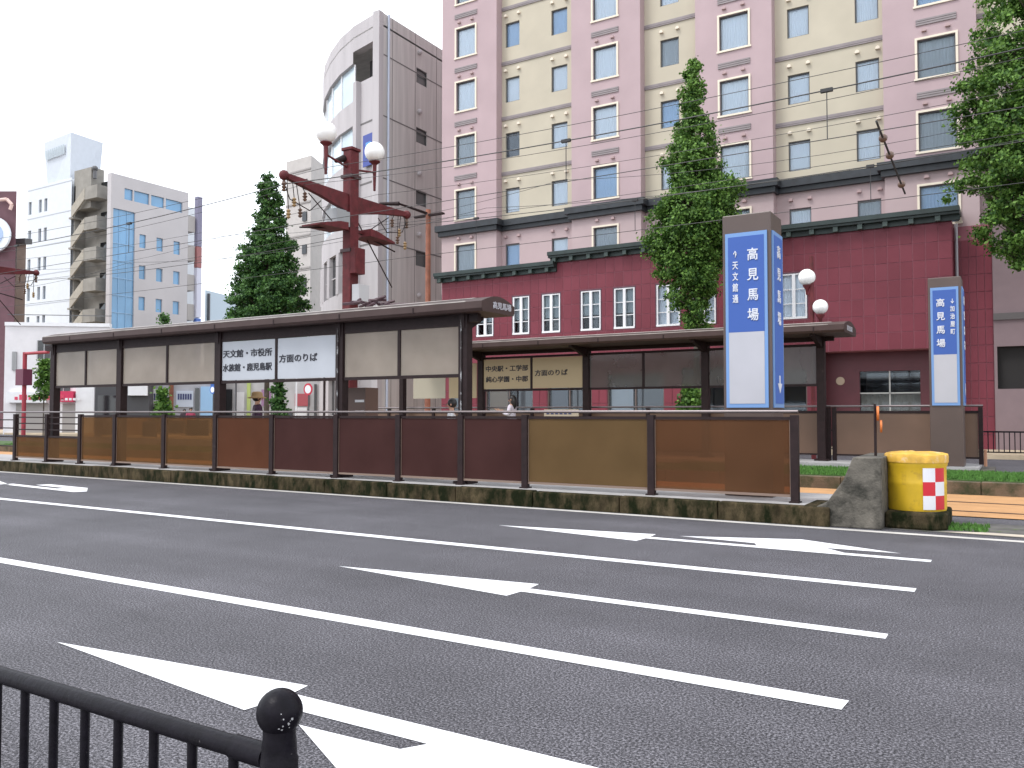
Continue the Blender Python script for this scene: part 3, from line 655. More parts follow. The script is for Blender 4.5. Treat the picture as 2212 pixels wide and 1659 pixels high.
for i, (a, b) in enumerate(piers):
    mb = MB(); wall_holes(mb, a, b, 11.2, TOP, YP, HOLEB[i][1:], .22)
    for X, s in ((a, -1), (b, 1)): mb.quad((X, YP, 11.2), (X, YC, 11.2), (X, YC, TOP), (X, YP, TOP))
    mb.quad((a, YP, TOP), (b, YP, TOP), (b, 50, TOP), (a, 50, TOP))
    obj('pier', mb, M_PINK, ht)
    mb = MB(); zl = 7.9 if a < -1 else 0; wall_holes(mb, a, b, zl, 11.2, YP, HOLEB[i][:1], .22)
    for X in (a, b): mb.quad((X, YP, zl), (X, YC, zl), (X, YC, 11.2), (X, YP, 11.2))
    obj('lower_pier', mb, M_PINK2, ht)
gaps = [(piers[i][1], piers[i+1][0]) for i in range(len(piers)-1)]
for i, (a, b) in enumerate(gaps):
    hs = [[(x-w_/2, x+w_/2, z-SH/2, z+SH/2) for z in rows] for x, w_, gidx in smalls if gidx == i]
    up = [h for c in hs for h in c[1:]]; lo = [c[0] for c in hs]
    obj('wall', wall_holes(MB(), a, b, 11.2, TOP, YC, up, .18), M_CREAM, ht)
    obj('lower_wall', wall_holes(MB(), a, b, 7.9 if a < -3 else 0, 11.2, YC, lo, .18), M_PINK2, ht)
    for z in [14.12+2.95*k for k in range(6)]:
        mbb = MB()
        for j in range(3): mbb.box(a+.004, b-.004, YC-.05-.01*(j == 1), YC+.01, z-.1+j*.068, z-.1+j*.068+.06)
        obj('band', mbb, M_STRIP, ht)
    mbb = MB().box(a, b, YC-.30, YC+.01, 11.30, 11.62).box(a, b, YC-.18, YC+.01, 11.08, 11.298)
    obj('cornice', mbb, M_DKBAND, ht)
obj('side_wall', MB().box(piers[0][0], 13.2, YC+1.6, 52, 0, TOP-.01), M_PINK, ht)
for i, (a, b) in enumerate(piers):
    obj('cornice', MB().box(a-.25, b+.25, YP-.32, YC-.05, 11.30, 11.62).box(a-.12, b+.12, YP-.2, YC-.05, 11.05, 11.298), M_DKBAND, ht)
# windows
def window_proto(w_, h_, big):
    """mesh set for one window, centred on its own origin (facing -Y)"""
    fr = .085
    sur = MB()
    if big:
        W, H = w_/2, h_/2
        for (a, b, c, d) in ((-W-fr, W+fr, H, H+fr), (-W-fr-.04, W+fr+.04, -H-fr, -H), (-W-fr, -W, -H, H), (W, W+fr, -H, H)): sur.box(a, b, -.06, .012, c, d)
    W, H = w_/2-.003, h_/2-.003; d0, d1 = .08, .15; al = MB(); t_ = .045
    for (a, b, c, d) in ((-W, W, H-t_, H), (-W, W, -H, -H+t_), (-W, -W+t_, -H+t_, H-t_), (W-t_, W, -H+t_, H-t_)): al.box(a, b, d0, d1, c, d)
    pa = MB().box(-W+t_, W-t_, .105, .115, -H+t_, H-t_)
    cu = MB(); n = 22
    for i in range(n):
        u0 = -W+2*W*i/n; u1 = -W+2*W*(i+1)/n; y0 = .17+.018*(i % 2); y1 = .17+.018*((i+1) % 2)
        cu.quad((u0, y0, -H), (u1, y1, -H), (u1, y1, H), (u0, y0, H))
    return sur, al, pa, cu
def mk(name, mb, m):
    me = bpy.data.meshes.new(name); me.from_pydata(mb.v, [], mb.f); me.update(); me.materials.append(m); return me
def raw(name, me, parent, loc=(0, 0, 0)):
    o = bpy.data.objects.new(name, me); sc.collection.objects.link(o); o.parent = parent; o.location = loc; return o
PROTO = {}
rw = random.Random(11)
def hotel_window(X, Y, Z, w_, h_, big, cm):
    key = (round(w_, 2), big)
    if key not in PROTO:
        s_, al, pa, cu = window_proto(w_, h_, big)
        PROTO[key] = (mk('window', s_ if big else al, M_FRAMEC if big else M_ALUD), mk('frame', al, M_ALUD), mk('pane', pa, M_GLASS), [mk('curtain', cu, c) for c in CURT])
    a, f, p_, c = PROTO[key]
    L = Vector((X, Y, Z)) - ORG['hotel_building']
    wo = raw('window', a, ht, L)
    if big: raw('frame', f, wo)
    raw('pane', p_, wo); raw('curtain', c[cm], wo)
for x, w_, i in bigs:
    for k, z in enumerate(rows):
        hotel_window(x, YP, z, w_, BH, True, rw.choice([0, 1, 1, 2, 2] if x > -5 else [0, 0, 1, 2]))
for x, w_, i in smalls:
    for k, z in enumerate(rows):
        hotel_window(x, YC, z, w_, SH, False, 3 if (x == -22.5 and k == 2) else rw.choice([0, 0, 0, 1, 1, 2]))
# ribbed strips under the large windows, vent hoods above every window
strip = MB()
for j in range(3): strip.box(-.72, .72, -.045, .002, -.13+j*.09, -.13+j*.09+.07)
sm = mk('window_strip', strip, M_STRIP)
vent = MB().prism([(-.09, 0), (.09, 0), (.07, .1), (0, .14), (-.07, .1)], -.12, .004, 'Y'); vm_ = mk('vent_hood', vent, M_FRAMEC)
vent2 = mk('vent_hood', vent, mat('pink_vent', (.42, .3, .3), .6))
for x, w_, i in bigs:
    for k, z in enumerate(rows):
        if k > 0 and k < 7:
            if k > 1 or True: raw('window_strip', sm, ht, Vector((x, YP, z+1.49)) - ORG['hotel_building'])
        if k < 7:
            for dx, dz in ((-.42, 1.08), (.42, 1.08)): raw('vent_hood', vent2, ht, Vector((x+dx, YP, z+dz)) - ORG['hotel_building'])
for x, w_, i in smalls:
    for k, z in enumerate(rows[:7]):
        for dx in (-.38, .42): raw('vent_hood', vm_ if k else vent2, ht, Vector((x+dx, YC, z+.98)) - ORG['hotel_building'])
# podium
YR = 35.5
PXL, PXS, PXR = XatY(953, YR), -19.05, -2.05
ZL, ZR = 8.42, 8.86
pw = [(1029, 1065), (1107, 1143), (1171, 1210), (1255, 1298), (1327, 1372), (1419, 1470), (1498, 1548), (1689, 1746)]
PW = [(XatY(a, YR), XatY(b, YR), 5.4, 7.3) for a, b in pw]
OPEN = (-6.75, PXR-.001, -.01, 3.98)
grd = [(-25.4, -24.2, .3, 3.3), (-23.2, -20.4, .1, 3.5), (-19.6, -17.2, .1, 3.5), (-16.4, -13.6, .1, 3.3), (-12.8, -10.4, .1, 3.5), (-9.8, -7.4, .1, 3.3)]
mb = MB(); wall_holes(mb, PXL, PXR, 0, ZL, YR+.03, PW+grd+[OPEN], .3)
mb.quad((PXS, YR+.03, ZL), (PXR, YR+.03, ZL), (PXR, YR+.03, ZR), (PXS, YR+.03, ZR))
mb.quad((PXR, YR+.03, 0), (PXR, YC+.2, 0), (PXR, YC+.2, ZR), (PXR, YR+.03, ZR))
mb.quad((PXL, YR+.03, 0), (PXL, YC, 0), (PXL, YC, ZL), (PXL, YR+.03, ZL))
obj('podium_wall', mb, M_GROUT, ht)
obj('podium_roof', MB().box(PXL+.02, PXS, YR+.05, YC-.01, ZL-.2, ZL-.02).box(PXS, PXR-.02, YR+.05, YC-.01, ZR-.2, ZR-.02), M_PINK2, ht)
def subtract(rect, hole):
    a, b, c, d = rect; p, q, r, s = hole
    if q <= a or p >= b or s <= c or r >= d: return [rect]
    o = []
    if p > a: o.append((a, p, c, d))
    if q < b: o.append((q, b, c, d))
    m0, m1 = max(a, p), min(b, q)
    if r > c: o.append((m0, m1, c, r))
    if s < d: o.append((m0, m1, s, d))
    return [t for t in o if t[1]-t[0] > .02 and t[3]-t[2] > .02]
TW, TH, J = .45, .68, .028
tiles = []
zz = 3.98
ncol = int((PXR-PXL)/TW)
for r in range(8):
    z0 = 3.98+r*TH
    for c in range(ncol+1):
        x1 = PXR-c*TW; x0 = x1-TW
        zt = ZL if x1 <= PXS+.2 else ZR
        x0 = max(x0, PXL); z1 = min(z0+TH, zt)
        if x1-x0 < .05 or z1-z0 < .05: continue
        full = abs(x1-x0-TW) < 1e-4 and abs(z1-z0-TH) < 1e-4
        rs = [(x0+J/2, x1-J/2, z0+J/2, z1-J/2)]
        for h in PW:
            hh = (h[0]-.05, h[1]+.05, h[2]-.05, h[3]+.05)
            n2 = []
            for q in rs: n2 += subtract(q, hh)
            if len(n2) != len(rs) or n2 != rs: full = False
            rs = n2
        if rs: tiles.append((x0, x1, z0, z1, rs, full))
tiles.sort(key=lambda t: -t[0])
tm = [mk('tile', MB().box(-(TW-J)/2, (TW-J)/2, -.006, .009, -(TH-J)/2, (TH-J)/2), m) for m in (M_TILE, M_TILE2, M_TILE3)]
rt = random.Random(4)
stuff = MB()
for i, (x0, x1, z0, z1, rs, full) in enumerate(tiles):
    dy = rt.uniform(-.003, .003)
    if i < 300:
        if full: raw('tile', rt.choice(tm), ht, Vector(((x0+x1)/2, YR+.02+dy, (z0+z1)/2)) - ORG['hotel_building'])
        else:
            q = MB()
            for a, b, c, d in rs: q.box(a, b, YR+.014+dy, YR+.029, c, d)
            obj('tile', q, rt.choice((M_TILE, M_TILE2, M_TILE3)), ht)
    else:
        for a, b, c, d in rs: stuff.box(a, b, YR+.014+dy, YR+.029, c, d)
# lower storey tiles (piers between shopfronts) and the plain right-hand block join the rest
edges = [PXL]+[v for h in grd for v in h[:2]]+[OPEN[0]]
for a, b in zip(edges[::2], edges[1::2]):
    n = max(1, round((b-a)/TW)); w_ = (b-a)/n
    for i in range(n):
        for r in range(6):
            z1 = 3.98-r*TH; z0 = max(0.05, z1-TH)
            if z1-z0 > .1: stuff.box(a+i*w_+J/2, a+(i+1)*w_-J/2, YR, YR+.028, z0+J/2, z1-J/2)
for h in grd:
    n = round((h[1]-h[0])/TW); w_ = (h[1]-h[0])/n
    for i in range(n): stuff.box(h[0]+i*w_+J/2, h[0]+(i+1)*w_-J/2, YR, YR+.028, h[3]+.01, 3.98-J/2)
obj('tile_field', stuff, M_TILE, ht, kind='stuff')
# return wall and set-back red block on the right
YB = YP-.2
XB = XatY(2150, YB)
obj('back_block', MB().box(PXR+.003, XB, YB+.03, YP-.02, 0, 8.7), M_GROUT, ht)
q = MB(); n = 5; w_ = (XB-(PXR))/n
for i in range(n):
    for r in range(13):
        z0 = r*TH
        if z0+TH < 8.7: q.box(PXR+i*w_+J/2, PXR+(i+1)*w_-J/2, YB, YB+.035, z0+J/2, z0+TH-J/2)
n2 = 2; l_ = (YB-.02-YR-.03)/n2
for i in range(n2):
    for r in range(7):
        z0 = 3.98+r*TH; z1 = min(z0+TH, ZR)
        q.box(PXR-.004, PXR+.02, YR+.03+i*l_+J/2, YR+.03+(i+1)*l_-J/2, z0+J/2, z1-J/2)
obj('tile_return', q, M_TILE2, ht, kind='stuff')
obj('downpipe', MB().tube((PXR+.12, YB-.1, 0), (PXR+.12, YB-.1, 8.8), .06), mat('pipe_grey', (.35, .35, .38), .4), ht, smooth=True)
# right pink wing at street level
obj('right_wing', wall_holes(MB(), XB, 16, 0, 8.9, YB-.05, [(XB+.1, 3.5, 2.4, 4.0)], .22), mat('wing_pink', (.2, .145, .155), .8, var=.06), ht)
obj('wing_band', MB().box(XB, 16, YB-.12, YB-.05, 5.0, 5.25), mat('wing_band', (.1, .09, .09), .7), ht)
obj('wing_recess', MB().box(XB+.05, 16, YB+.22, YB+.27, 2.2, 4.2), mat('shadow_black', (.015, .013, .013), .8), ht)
# podium cornice, made of sections with brackets
def cornice_run(x0, x1, z):
    o = obj('podium_cornice', MB().box(x0, x1, YR-.42, YR+.05, z+.24, z+.42).box(x0, x1, YR-.34, YR+.05, z+.14, z+.238).box(x0, x1, YR-.1, YR+.04, z-.06, z+.138), M_GREEN, ht)
    X = x0+.3
    bm_ = mk('cornice_bracket', MB().box(-.09, .09, YR-.3-37, YR-.101-37, -.06+z, z+.138), mat('bracket_green', (.045, .07, .062), .5))
    while X < x1-.1: raw('cornice_bracket', bm_, o, (X+14, 0, 0)); X += .92
    return o
cornice_run(PXL-.25, PXS+.02, ZL); cornice_run(PXS-.3, PXR+.3, ZR)
obj('cornice_return', MB().box(PXR, PXR+.3, YR+.052, YC, ZR+.24, ZR+.42), M_GREEN, ht)
# podium windows: white mullioned
for i, h in enumerate(PW):
    a, b, c, d = h; wd_ = b-a; bright = i >= 5
    f = MB().box(a, b, YR-.02, YR+.1, c, c+.09).box(a, b, YR+.02, YR+.1, d-.06, d).box(a, a+.07, YR+.02, YR+.1, c+.09, d-.06).box(b-.07, b, YR+.02, YR+.1, c+.09, d-.06)
    m_ = (a+b)/2; f.box(m_-.065, m_+.065, YR+.0, YR+.1, c+.09, d-.06)
    for zz in (c+.62, c+1.22): f.box(a+.07, m_-.065, YR+.045, YR+.085, zz, zz+.035).box(m_+.065, b-.07, YR+.045, YR+.085, zz, zz+.035)
    wo = obj('window', f, M_WHITE, ht)
    obj('window_surround', MB().box(a-.05, b+.05, YR+.005, YR+.04, d, d+.05).box(a-.05, a, YR+.005, YR+.04, c, d).box(b, b+.05, YR+.005, YR+.04, c, d), mat('dark_red_trim', (.08, .03, .05), .5), wo)
    obj('pane', MB().box(a+.07, b-.07, YR+.12, YR+.13, c, d), M_GLASS, wo)
    cu = MB(); n = 16; zb = c if bright else c+.75
    for k in range(n):
        u0 = a+(b-a)*k/n; u1 = a+(b-a)*(k+1)/n
        cu.quad((u0, YR+.2+.02*(k % 2), zb), (u1, YR+.2+.02*((k+1) % 2), zb), (u1, YR+.2+.02*((k+1) % 2), d), (u0, YR+.2+.02*(k % 2), d))
    obj('curtain', cu, CURT[0] if bright else mat('blind_green', (.33, .37, .38), .8), wo)
obj('podium_interior', MB().box(PXL+.1, -6.8, YR+.55, YR+.6, 0, 8), M_DGLASS, ht)
obj('podium_interior', MB().box(-8.5, PXR-.1, YR+.55, YR+.6, 5, 8), M_DGLASS, ht)
# recessed entrance at the right
yr = YR+1.1
obj('entrance_back', wall_holes(MB(), OPEN[0]-.3, PXR, 0, 4.3, yr, [(-5.55, -3.3, .9, 3.2)], .2), mat('entrance_red', (.1, .022, .03), .5, var=.1), ht)
obj('entrance_ceiling', MB().box(OPEN[0], PXR, YR+.05, yr+.3, 3.985, 4.1), M_GROUT, ht)
ew = obj('entrance_window', MB().box(-5.55, -3.3, yr+.08, yr+.12, 2.28, 2.33).box(-4.45, -4.4, yr+.08, yr+.12, .9, 3.2), mat('pale_bar', (.5, .5, .48), .5), ht)
obj('pane', MB().box(-5.55, -3.3, yr+.13, yr+.14, .9, 3.2), M_GLASS, ew)
cu = MB()
for k in range(20):
    u0 = -5.55+2.25*k/20; u1 = u0+2.25/20; cu.quad((u0, yr+.3+.03*(k % 2), .9), (u1, yr+.3+.03*((k+1) % 2), .9), (u1, yr+.3+.03*((k+1) % 2), 2.3), (u0, yr+.3+.03*(k % 2), 2.3))
obj('curtain', cu, mat('entrance_curtain', (.22, .2, .17), .8), ew)
obj('entrance_room', MB().box(-6, -3, yr+1, yr+1.1, 0, 4), M_DGLASS, ht)
em = atY(1815, 823, yr-.05); obj('emblem', MB().tube((em.x, yr-.04, em.z), (em.x, yr, em.z), .17, n=20), mat('emblem_gold', (.45, .35, .25), .4), ht)
for i, h in enumerate(grd):
    a, b, c, d = h; f = MB().box(a, a+.06, YR+.1, YR+.2, c, d).box(b-.06, b, YR+.1, YR+.2, c, d).box(a+.06, b-.06, YR+.1, YR+.2, d-.08, d).box((a+b)/2-.03, (a+b)/2+.03, YR+.1, YR+.2, c, d-.08)
    wo = obj('shop_window', f, mat('brown_frame', (.12, .09, .08), .4), ht)
    obj('pane', MB().box(a+.06, b-.06, YR+.15, YR+.16, c, d-.08), M_GLASS, wo)
    obj('curtain', MB().box(a+.1, (a+b)/2-.2, YR+.3, YR+.32, c, d-.3), (CURT[2], mat('shop_tan', (.25, .18, .12), .7), CURT[3])[i % 3], wo)

# ------------------------------------------------------------------ grey concrete building with the curved front
gb = thing('concrete_building', 'grey concrete office building with curved glass front left of the hotel', 'building', (-31.6, 37, 0))
M_GC = mat('ribbed_concrete', (.52, .49, .475), .85, var=.14, vscale=1.3, stretch=(1, 2.2, .12), bump=.25, bscale=6)
M_GC2 = mat('pale_concrete', (.46, .43, .44), .85, var=.08, vscale=1.0, stretch=(1.5, 1.5, .2), bump=.15, bscale=6)
GT = 25.1; GXs = -31.6
wz = [(9.6+3.72*k) for k in range(4)]
wy0, wy1 = atX(899, 300, GXs).y, atX(922, 300, GXs).y
hs = [(wy0, wy1, z, z+.95) for z in (6.8, 10.6, 14.4, 18.3, 22.05)]
obj('side_wall', wall_holes(MB(), 37, 56, 0, GT, GXs, hs, -.3, 'X'), M_GC, gb)
for h in hs:
    wo = obj('window', MB().box(GXs-.15, GXs-.05, h[0], h[1], h[2], h[2]+.06).box(GXs-.15, GXs-.05, h[0], h[1], h[3]-.06, h[3]).box(GXs-.15, GXs-.05, h[0], h[0]+.05, h[2]+.05, h[3]-.05).box(GXs-.15, GXs-.05, h[1]-.05, h[1], h[2]+.05, h[3]-.05), M_ALUD, gb)
    obj('pane', MB().box(GXs-.14, GXs-.12, h[0], h[1], h[2], h[3]), mat('grey_green_pane', (.13, .14, .14), .2), wo)
    obj('vent_hood', MB().ball((GXs+.08, h[0]+.25, h[3]+1.0), .16, 12, 8), M_GC2, gb, smooth=True)
for z in (5.2, 9.0-1.2, 11.5, 15.25, 18.95, 22.6): obj('joint', MB().box(GXs-.02, GXs+.012, 37.4, 56, z, z+.07), mat('joint_dark', (.16, .15, .15), .9), gb)
for y in (38.2, 40.4, 42.6, 44.8, 47): obj('joint', MB().box(GXs-.02, GXs+.010, y, y+.04, 0, GT), mat('joint_soft', (.24, .22, .215), .9), gb)
obj('corner_fin', MB().box(GXs-.45, GXs+.03, 36.96, 37.35, 0, GT+.02), M_GC2, gb)
obj('downpipe', MB().tube((GXs+.1, 37.75, 0), (GXs+.1, 37.75, GT), .07), mat('pale_pipe', (.5, .55, .66), .4), gb, smooth=True)
arc = [(-32.05, 37.15), (-34.3, 37.75), (-36.2, 38.6), (-38.1, 39.75), (-39.9, 41.1), (-41.6, 42.7), (-43.1, 44.6), (-44.2, 46.6), (-44.9, 48.8), (-45.1, 51), (-45.1, 56)]
def arc_sheet(z0, z1, off=0.0, i0=1, i1=len(arc)-1):
    mb = MB(); cx, cy = -36, 50
    pts = []
    for (x, y) in arc:
        v = Vector((x-cx, y-cy)).normalized(); pts.append((x+v.x*off, y+v.y*off))
    for a, b in list(zip(pts, pts[1:]))[i0:i1]:
        mb.quad((a[0], a[1], z0), (b[0], b[1], z0), (b[0], b[1], z1), (a[0], a[1], z1))
    return mb, pts
bands = [(22.8, GT), (18.95, 20.45), (15.2, 16.75), (11.5, 13.0), (7.2, 8.9), (3.6, 5.4)]
for z0, z1 in bands:
    mb, pts = arc_sheet(z0, z1, 0); mi, pin = arc_sheet(z0, z1, -.3)
    for a, b, c, d in zip(pts[1:], pts[2:], pin[1:], pin[2:]):
        mb.quad((a[0], a[1], z0), (b[0], b[1], z0), (d[0], d[1], z0), (c[0], c[1], z0)); mb.quad((a[0], a[1], z1), (b[0], b[1], z1), (d[0], d[1], z1), (c[0], c[1], z1))
    obj('spandrel', mb, M_GC2, gb)
gz = [(20.45, 22.8), (16.75, 18.95), (13.0, 15.2), (8.9, 11.5), (5.4, 7.2), (.1, 3.6)]
M_PG = mat('pale_blue_glass', (.48, .58, .64), .12, var=.12, vscale=.6, spec=.8)
for k, (z0, z1) in enumerate(gz):
    mb, pts = arc_sheet(z0, z1, -.22); dark = k >= 3
    wo = obj('window', MB().v and None or arc_sheet(z0, z1, -.24)[0], M_DGLASS if dark else M_PG, gb)
    mu = MB()
    for (x, y) in pts[1:-1]: mu.tube((x, y, z0), (x, y, z1), .06 if not dark else .3, n=6)
    if dark:
        for a, b in zip(pts[1:], pts[2:]): mu.tube((a[0], a[1], z0+1.2), (b[0], b[1], z0+1.2), .05, n=4)
    obj('mullion', mu, M_WHITE if not dark else M_GC2, wo)
# column bay beside the fin, with its notch at the top
def seg(a, b, z0, z1, d, m, name, parent=gb):
    a = Vector(a); b = Vector(b); n = Vector((b.y-a.y, -(b.x-a.x))).normalized()
    if n.y < 0: n = -n
    c = b+n*d; e = a+n*d
    mb = MB().prism([(a.x, a.y), (b.x, b.y), (c.x, c.y), (e.x, e.y)], z0, z1, 'Z'); return obj(name, mb, m, parent)
seg(arc[0], arc[1], 23.5, GT, .5, M_GC2, 'spandrel')
seg((-32.05, 37.45), (-34.0, 37.95), 0, 21.6, .5, M_GC2, 'column_bay')
seg((-33.9, 37.6), (-34.3, 37.75), 0, 21.6, .6, M_GC2, 'pilaster')
obj('notch_floor', MB().box(-34.3, -31.7, 37.9, 40, 21.5, 21.6), M_GC2, gb)
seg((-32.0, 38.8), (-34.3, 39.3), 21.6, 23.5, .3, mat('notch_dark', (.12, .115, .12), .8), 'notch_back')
for z in (18.9, 15.2, 11.5): seg((-32.04, 37.43), (-33.9, 37.92), z, z+.12, .02, MATS['joint_dark'], 'joint')
seg((-32.1, 37.25), (-33.3, 37.56), 16.2, 18.1, .06, mat('banner_blue', (.045, .07, .3), .5), 'banner')
seg((-32.5, 37.32), (-33.0, 37.45), 16.7, 17.6, .02, mat('banner_mark', (.1, .3, .6), .5), 'banner_mark')
obj('roof', MB().prism(arc[::-1]+[(GXs, 37), (GXs, 56)], GT-.8, GT-.7, 'Z'), M_GC, gb)
# beige block behind it
bb = thing('beige_building', 'pale beige building with thin floor lines behind the conical tree', 'building', (-62, 60, 0))
d0 = 66.0
def pd(x, y, d):    # measured point at depth d along the view axis
    a = (x-1106)/F; X = -math.sin(YAW)*d+math.cos(YAW)*a*d; Y = math.cos(YAW)*d+math.sin(YAW)*a*d
    return Vector((X, Y, CAMH+(892-y)/F*d))
A = pd(614, 345, 74); C_ = pd(668, 332, 72); B_ = pd(720, 345, 78)
ztop = A.z
def block(name, pts, z0, z1, m, parent):
    return obj(name, MB().prism([(p[0], p[1]) for p in pts], z0, z1, 'Z'), m, parent)
back = Vector((-8, 14, 0))
block('wall', [A, C_, B_, B_+back, A+back], 0, ztop, mat('beige_wall', (.47, .44, .42), .85, var=.05), bb)
for k in range(8):
    z = 2.5+k*2.9
    if z < ztop: block('floor_line', [A+Vector((0, -.06, 0)), C_+Vector((0, -.08, 0)), B_+Vector((0, -.06, 0)), B_+back, A+back], z, z+.14, mat('floor_line', (.3, .28, .27), .85), bb)
for k in range(7):
    p = C_.lerp(A, .22); z = 3.8+k*2.9
    wo = obj('window', MB().box(p.x-.25, p.x+.25, p.y-.12, p.y+.2, z, z+.8), M_DGLASS, bb)

# ------------------------------------------------------------------ left group of buildings
lb_ = thing('office_building', 'white office building with concrete zigzag stairs and a flared roof tower', 'building', (-92, 57, 0))
YL = 56.8
M_LW = mat('white_wall', (.62, .65, .69), .8, var=.03)
xa, xb, xc = XatY(50, YL), XatY(146, YL), XatY(208, YL)
LZ = 29.6
ws = []
for k in range(8):
    z = 26.2-k*3.6
    for px in (56, 78, 90):
        X = XatY(px, YL); ws.append((X-.32, X+.32, z, z+1.6))
obj('wall', wall_holes(MB(), xa, xb, 0, LZ, YL, ws, .25), M_LW, lb_)
for h in ws: obj('window', MB().box(h[0], h[1], YL+.2, YL+.26, h[2], h[3]), mat('grey_pane', (.16, .19, .23), .2), lb_)
for k in range(8): obj('floor_line', MB().box(xa, xb, YL-.03, YL+.01, 4+k*3.6, 4.1+k*3.6), mat('pale_line', (.48, .51, .56), .8), lb_)
obj('side', MB().box(xa, xb-.01, YL+.4, 75, 0, LZ-.05), M_LW, lb_)
# stairs: alternate landings and sloping flights
M_ST = mat('stair_concrete', (.27, .255, .23), .9, var=.15, vscale=1)
obj('stair_back', MB().box(xb, xc, YL+1.6, YL+1.9, 0, LZ-1.5), M_ST, lb_)
obj('stair_wall', MB().box(xb, xb+.3, YL+.3, YL+1.6, 0, LZ-1), M_ST, lb_)
xw = xc-xb
for k in range(8):
    z = 1.2+k*3.6
    obj('landing', MB().box(xb+xw*.55, xc-.1, YL-.3, YL+1.3, z, z+.25).box(xb+xw*.55, xc-.1, YL-.3, YL-.15, z+.25, z+1.5).box(xc-.25, xc-.1, YL-.15, YL+1.3, z+.25, z+1.5), M_ST, lb_)
    x0_, x1_ = xb+xw*.08, xb+xw*.56
    obj('stair_flight', MB().prism([(x0_, z-1.8), (x1_, z+.2), (x1_, z+1.5), (x0_, z-.5)], YL-.3, YL-.1, 'Y'), mat('stair_pale', (.36, .33, .28), .9, var=.1), lb_)
    obj('stair_flight', MB().prism([(x0_, z-1.8), (x1_, z-3.4), (x1_, z-3.2), (x0_, z-1.6)], YL+.7, YL+1.3, 'Y'), M_ST, lb_)
    obj('landing', MB().box(xb, x0_+.4, YL-.3, YL+1.3, z-1.9, z-1.7), M_ST, lb_)
    obj('doorway', MB().box(xb+xw*.62, xb+xw*.82, YL+1.5, YL+1.59, z+.3, z+2.4), M_DGLASS, lb_)
obj('stair_head', MB().box(xb, xb+xw*.6, YL+.3, YL+1.9, LZ-4, LZ+.8), M_ST, lb_)
# flared tower on the roof
lo = [pd(97, 395, 103), pd(143, 395, 99), pd(203, 395, 103)]; hi = [pd(84, 305, 103), pd(143, 279, 99), pd(213, 305, 103)]
lo = [(p.x, p.y, 27.5) for p in lo]; zt_ = hi[1].z; hi = [(p.x, p.y, zt_) for p in hi]
_p = pd(150, 395, 108); bo = (_p.x, _p.y, 27.5); _p = pd(146, 305, 109); bh = (_p.x, _p.y, zt_)
mb = MB(); L4 = lo[:2]+[lo[2], bo]; H4 = hi[:2]+[hi[2], bh]
for i in range(4):
    j = (i+1) % 4; mb.quad(L4[i], L4[j], H4[j], H4[i])
mb.quad(*H4); obj('roof_tower', mb, mat('tower_white', (.56, .6, .66), .8, var=.03), lb_)
v0, v1 = Vector(hi[0]), Vector(hi[1]); nrm = Vector(((v1-v0).y, -(v1-v0).x, 0)).normalized()*.12
q = MB()
for k in range(9):
    a = v0.lerp(v1, .1+k*.08)+nrm; b = v0.lerp(v1, .1+k*.08+.055)+nrm
    q.quad((a.x, a.y, zt_-2.4), (b.x, b.y, zt_-2.4), (b.x, b.y, zt_-1.2), (a.x, a.y, zt_-1.2))
obj('faded_sign', q, mat('faded_letters', (.4, .46, .5), .8), lb_)
# grey and blue glass block
XG = -88.2
og = thing('glass_strip_building', 'grey office block with a tall blue glass strip and a blue blade sign', 'building', (XG, 62, 0))
y0_, y1_ = atX(237, 600, XG).y, atX(405, 600, XG).y
GZ = 29.0
def gy(px): return atX(px, 600, XG).y
hs = [(gy(240), gy(290), 0.5, 25.0)]
for k in range(5):
    z = 22.6-k*3.7
    for px in (300, 337, 374): hs.append((gy(px), gy(px+14), z-1.6, z))
hs += [(gy(266), gy(284), 26.3, 27.6), (gy(287), gy(320), 26.3, 27.6), (gy(324), gy(352), 26.3, 27.6), (gy(356), gy(392), 26.3, 27.6)]
obj('wall', wall_holes(MB(), y0_, y1_, 0, GZ, XG, hs, -.25, 'X'), mat('grey_lilac_wall', (.47, .45, .46), .8, var=.04, vscale=.4), og)
obj('end_wall', MB().box(XG-.7, XG-.002, y0_, y0_+.3, 0, GZ).box(XG-12, XG-.7, YL+2.1, YL+2.4, 0, GZ-1.5), MATS['grey_lilac_wall'], og)
for i, h in enumerate(hs):
    if i == 0:
        wo = obj('glass_strip', MB().box(XG-.3, XG-.2, h[0], h[1], h[2], h[3]), M_BGLASS, og)
        q = MB()
        for k in range(12): q.box(XG-.2, XG-.12, h[0], h[1], 1+k*2.0, 1.08+k*2.0)
        for k in range(1, 3): q.box(XG-.2, XG-.14, h[0]+(h[1]-h[0])*k/3, h[0]+(h[1]-h[0])*k/3+.06, h[2], h[3])
        obj('mullion', q, mat('mullion_blue', (.25, .42, .6), .4), wo)
    else: obj('window', MB().box(XG-.3, XG-.2, h[0], h[1], h[2], h[3]), M_BGLASS, og)
for k in range(7): obj('balcony', MB().box(XG-3, XG+.0, y1_+.05, atX(420, 600, XG).y, 2+k*3.7, 4.0+k*3.7), mat('balcony_grey', (.36, .34, .33), .8), og)
ys = gy(422)
for a, b, m_ in ((22.5, 28.8, mat('slate_violet', (.2, .19, .27), .6)), (19.8, 22.45, mat('blade_red', (.3, .12, .12), .6)), (13.5, 19.75, mat('blade_white', (.55, .56, .66), .6)), (4, 13.4, mat('blade_blue', (.07, .14, .42), .5))):
    obj('blade_sign', MB().box(XG-.3, XG+.3, ys, gy(432), a, b), m_, og)
obj('roof_vent', MB().tube((XG-4, y0_+.5, GZ), (XG-4, y0_+.5, GZ+1), .2).ball((XG-4, y0_+.5, GZ+1.2), .35, 10, 6), M_ALUD, og)
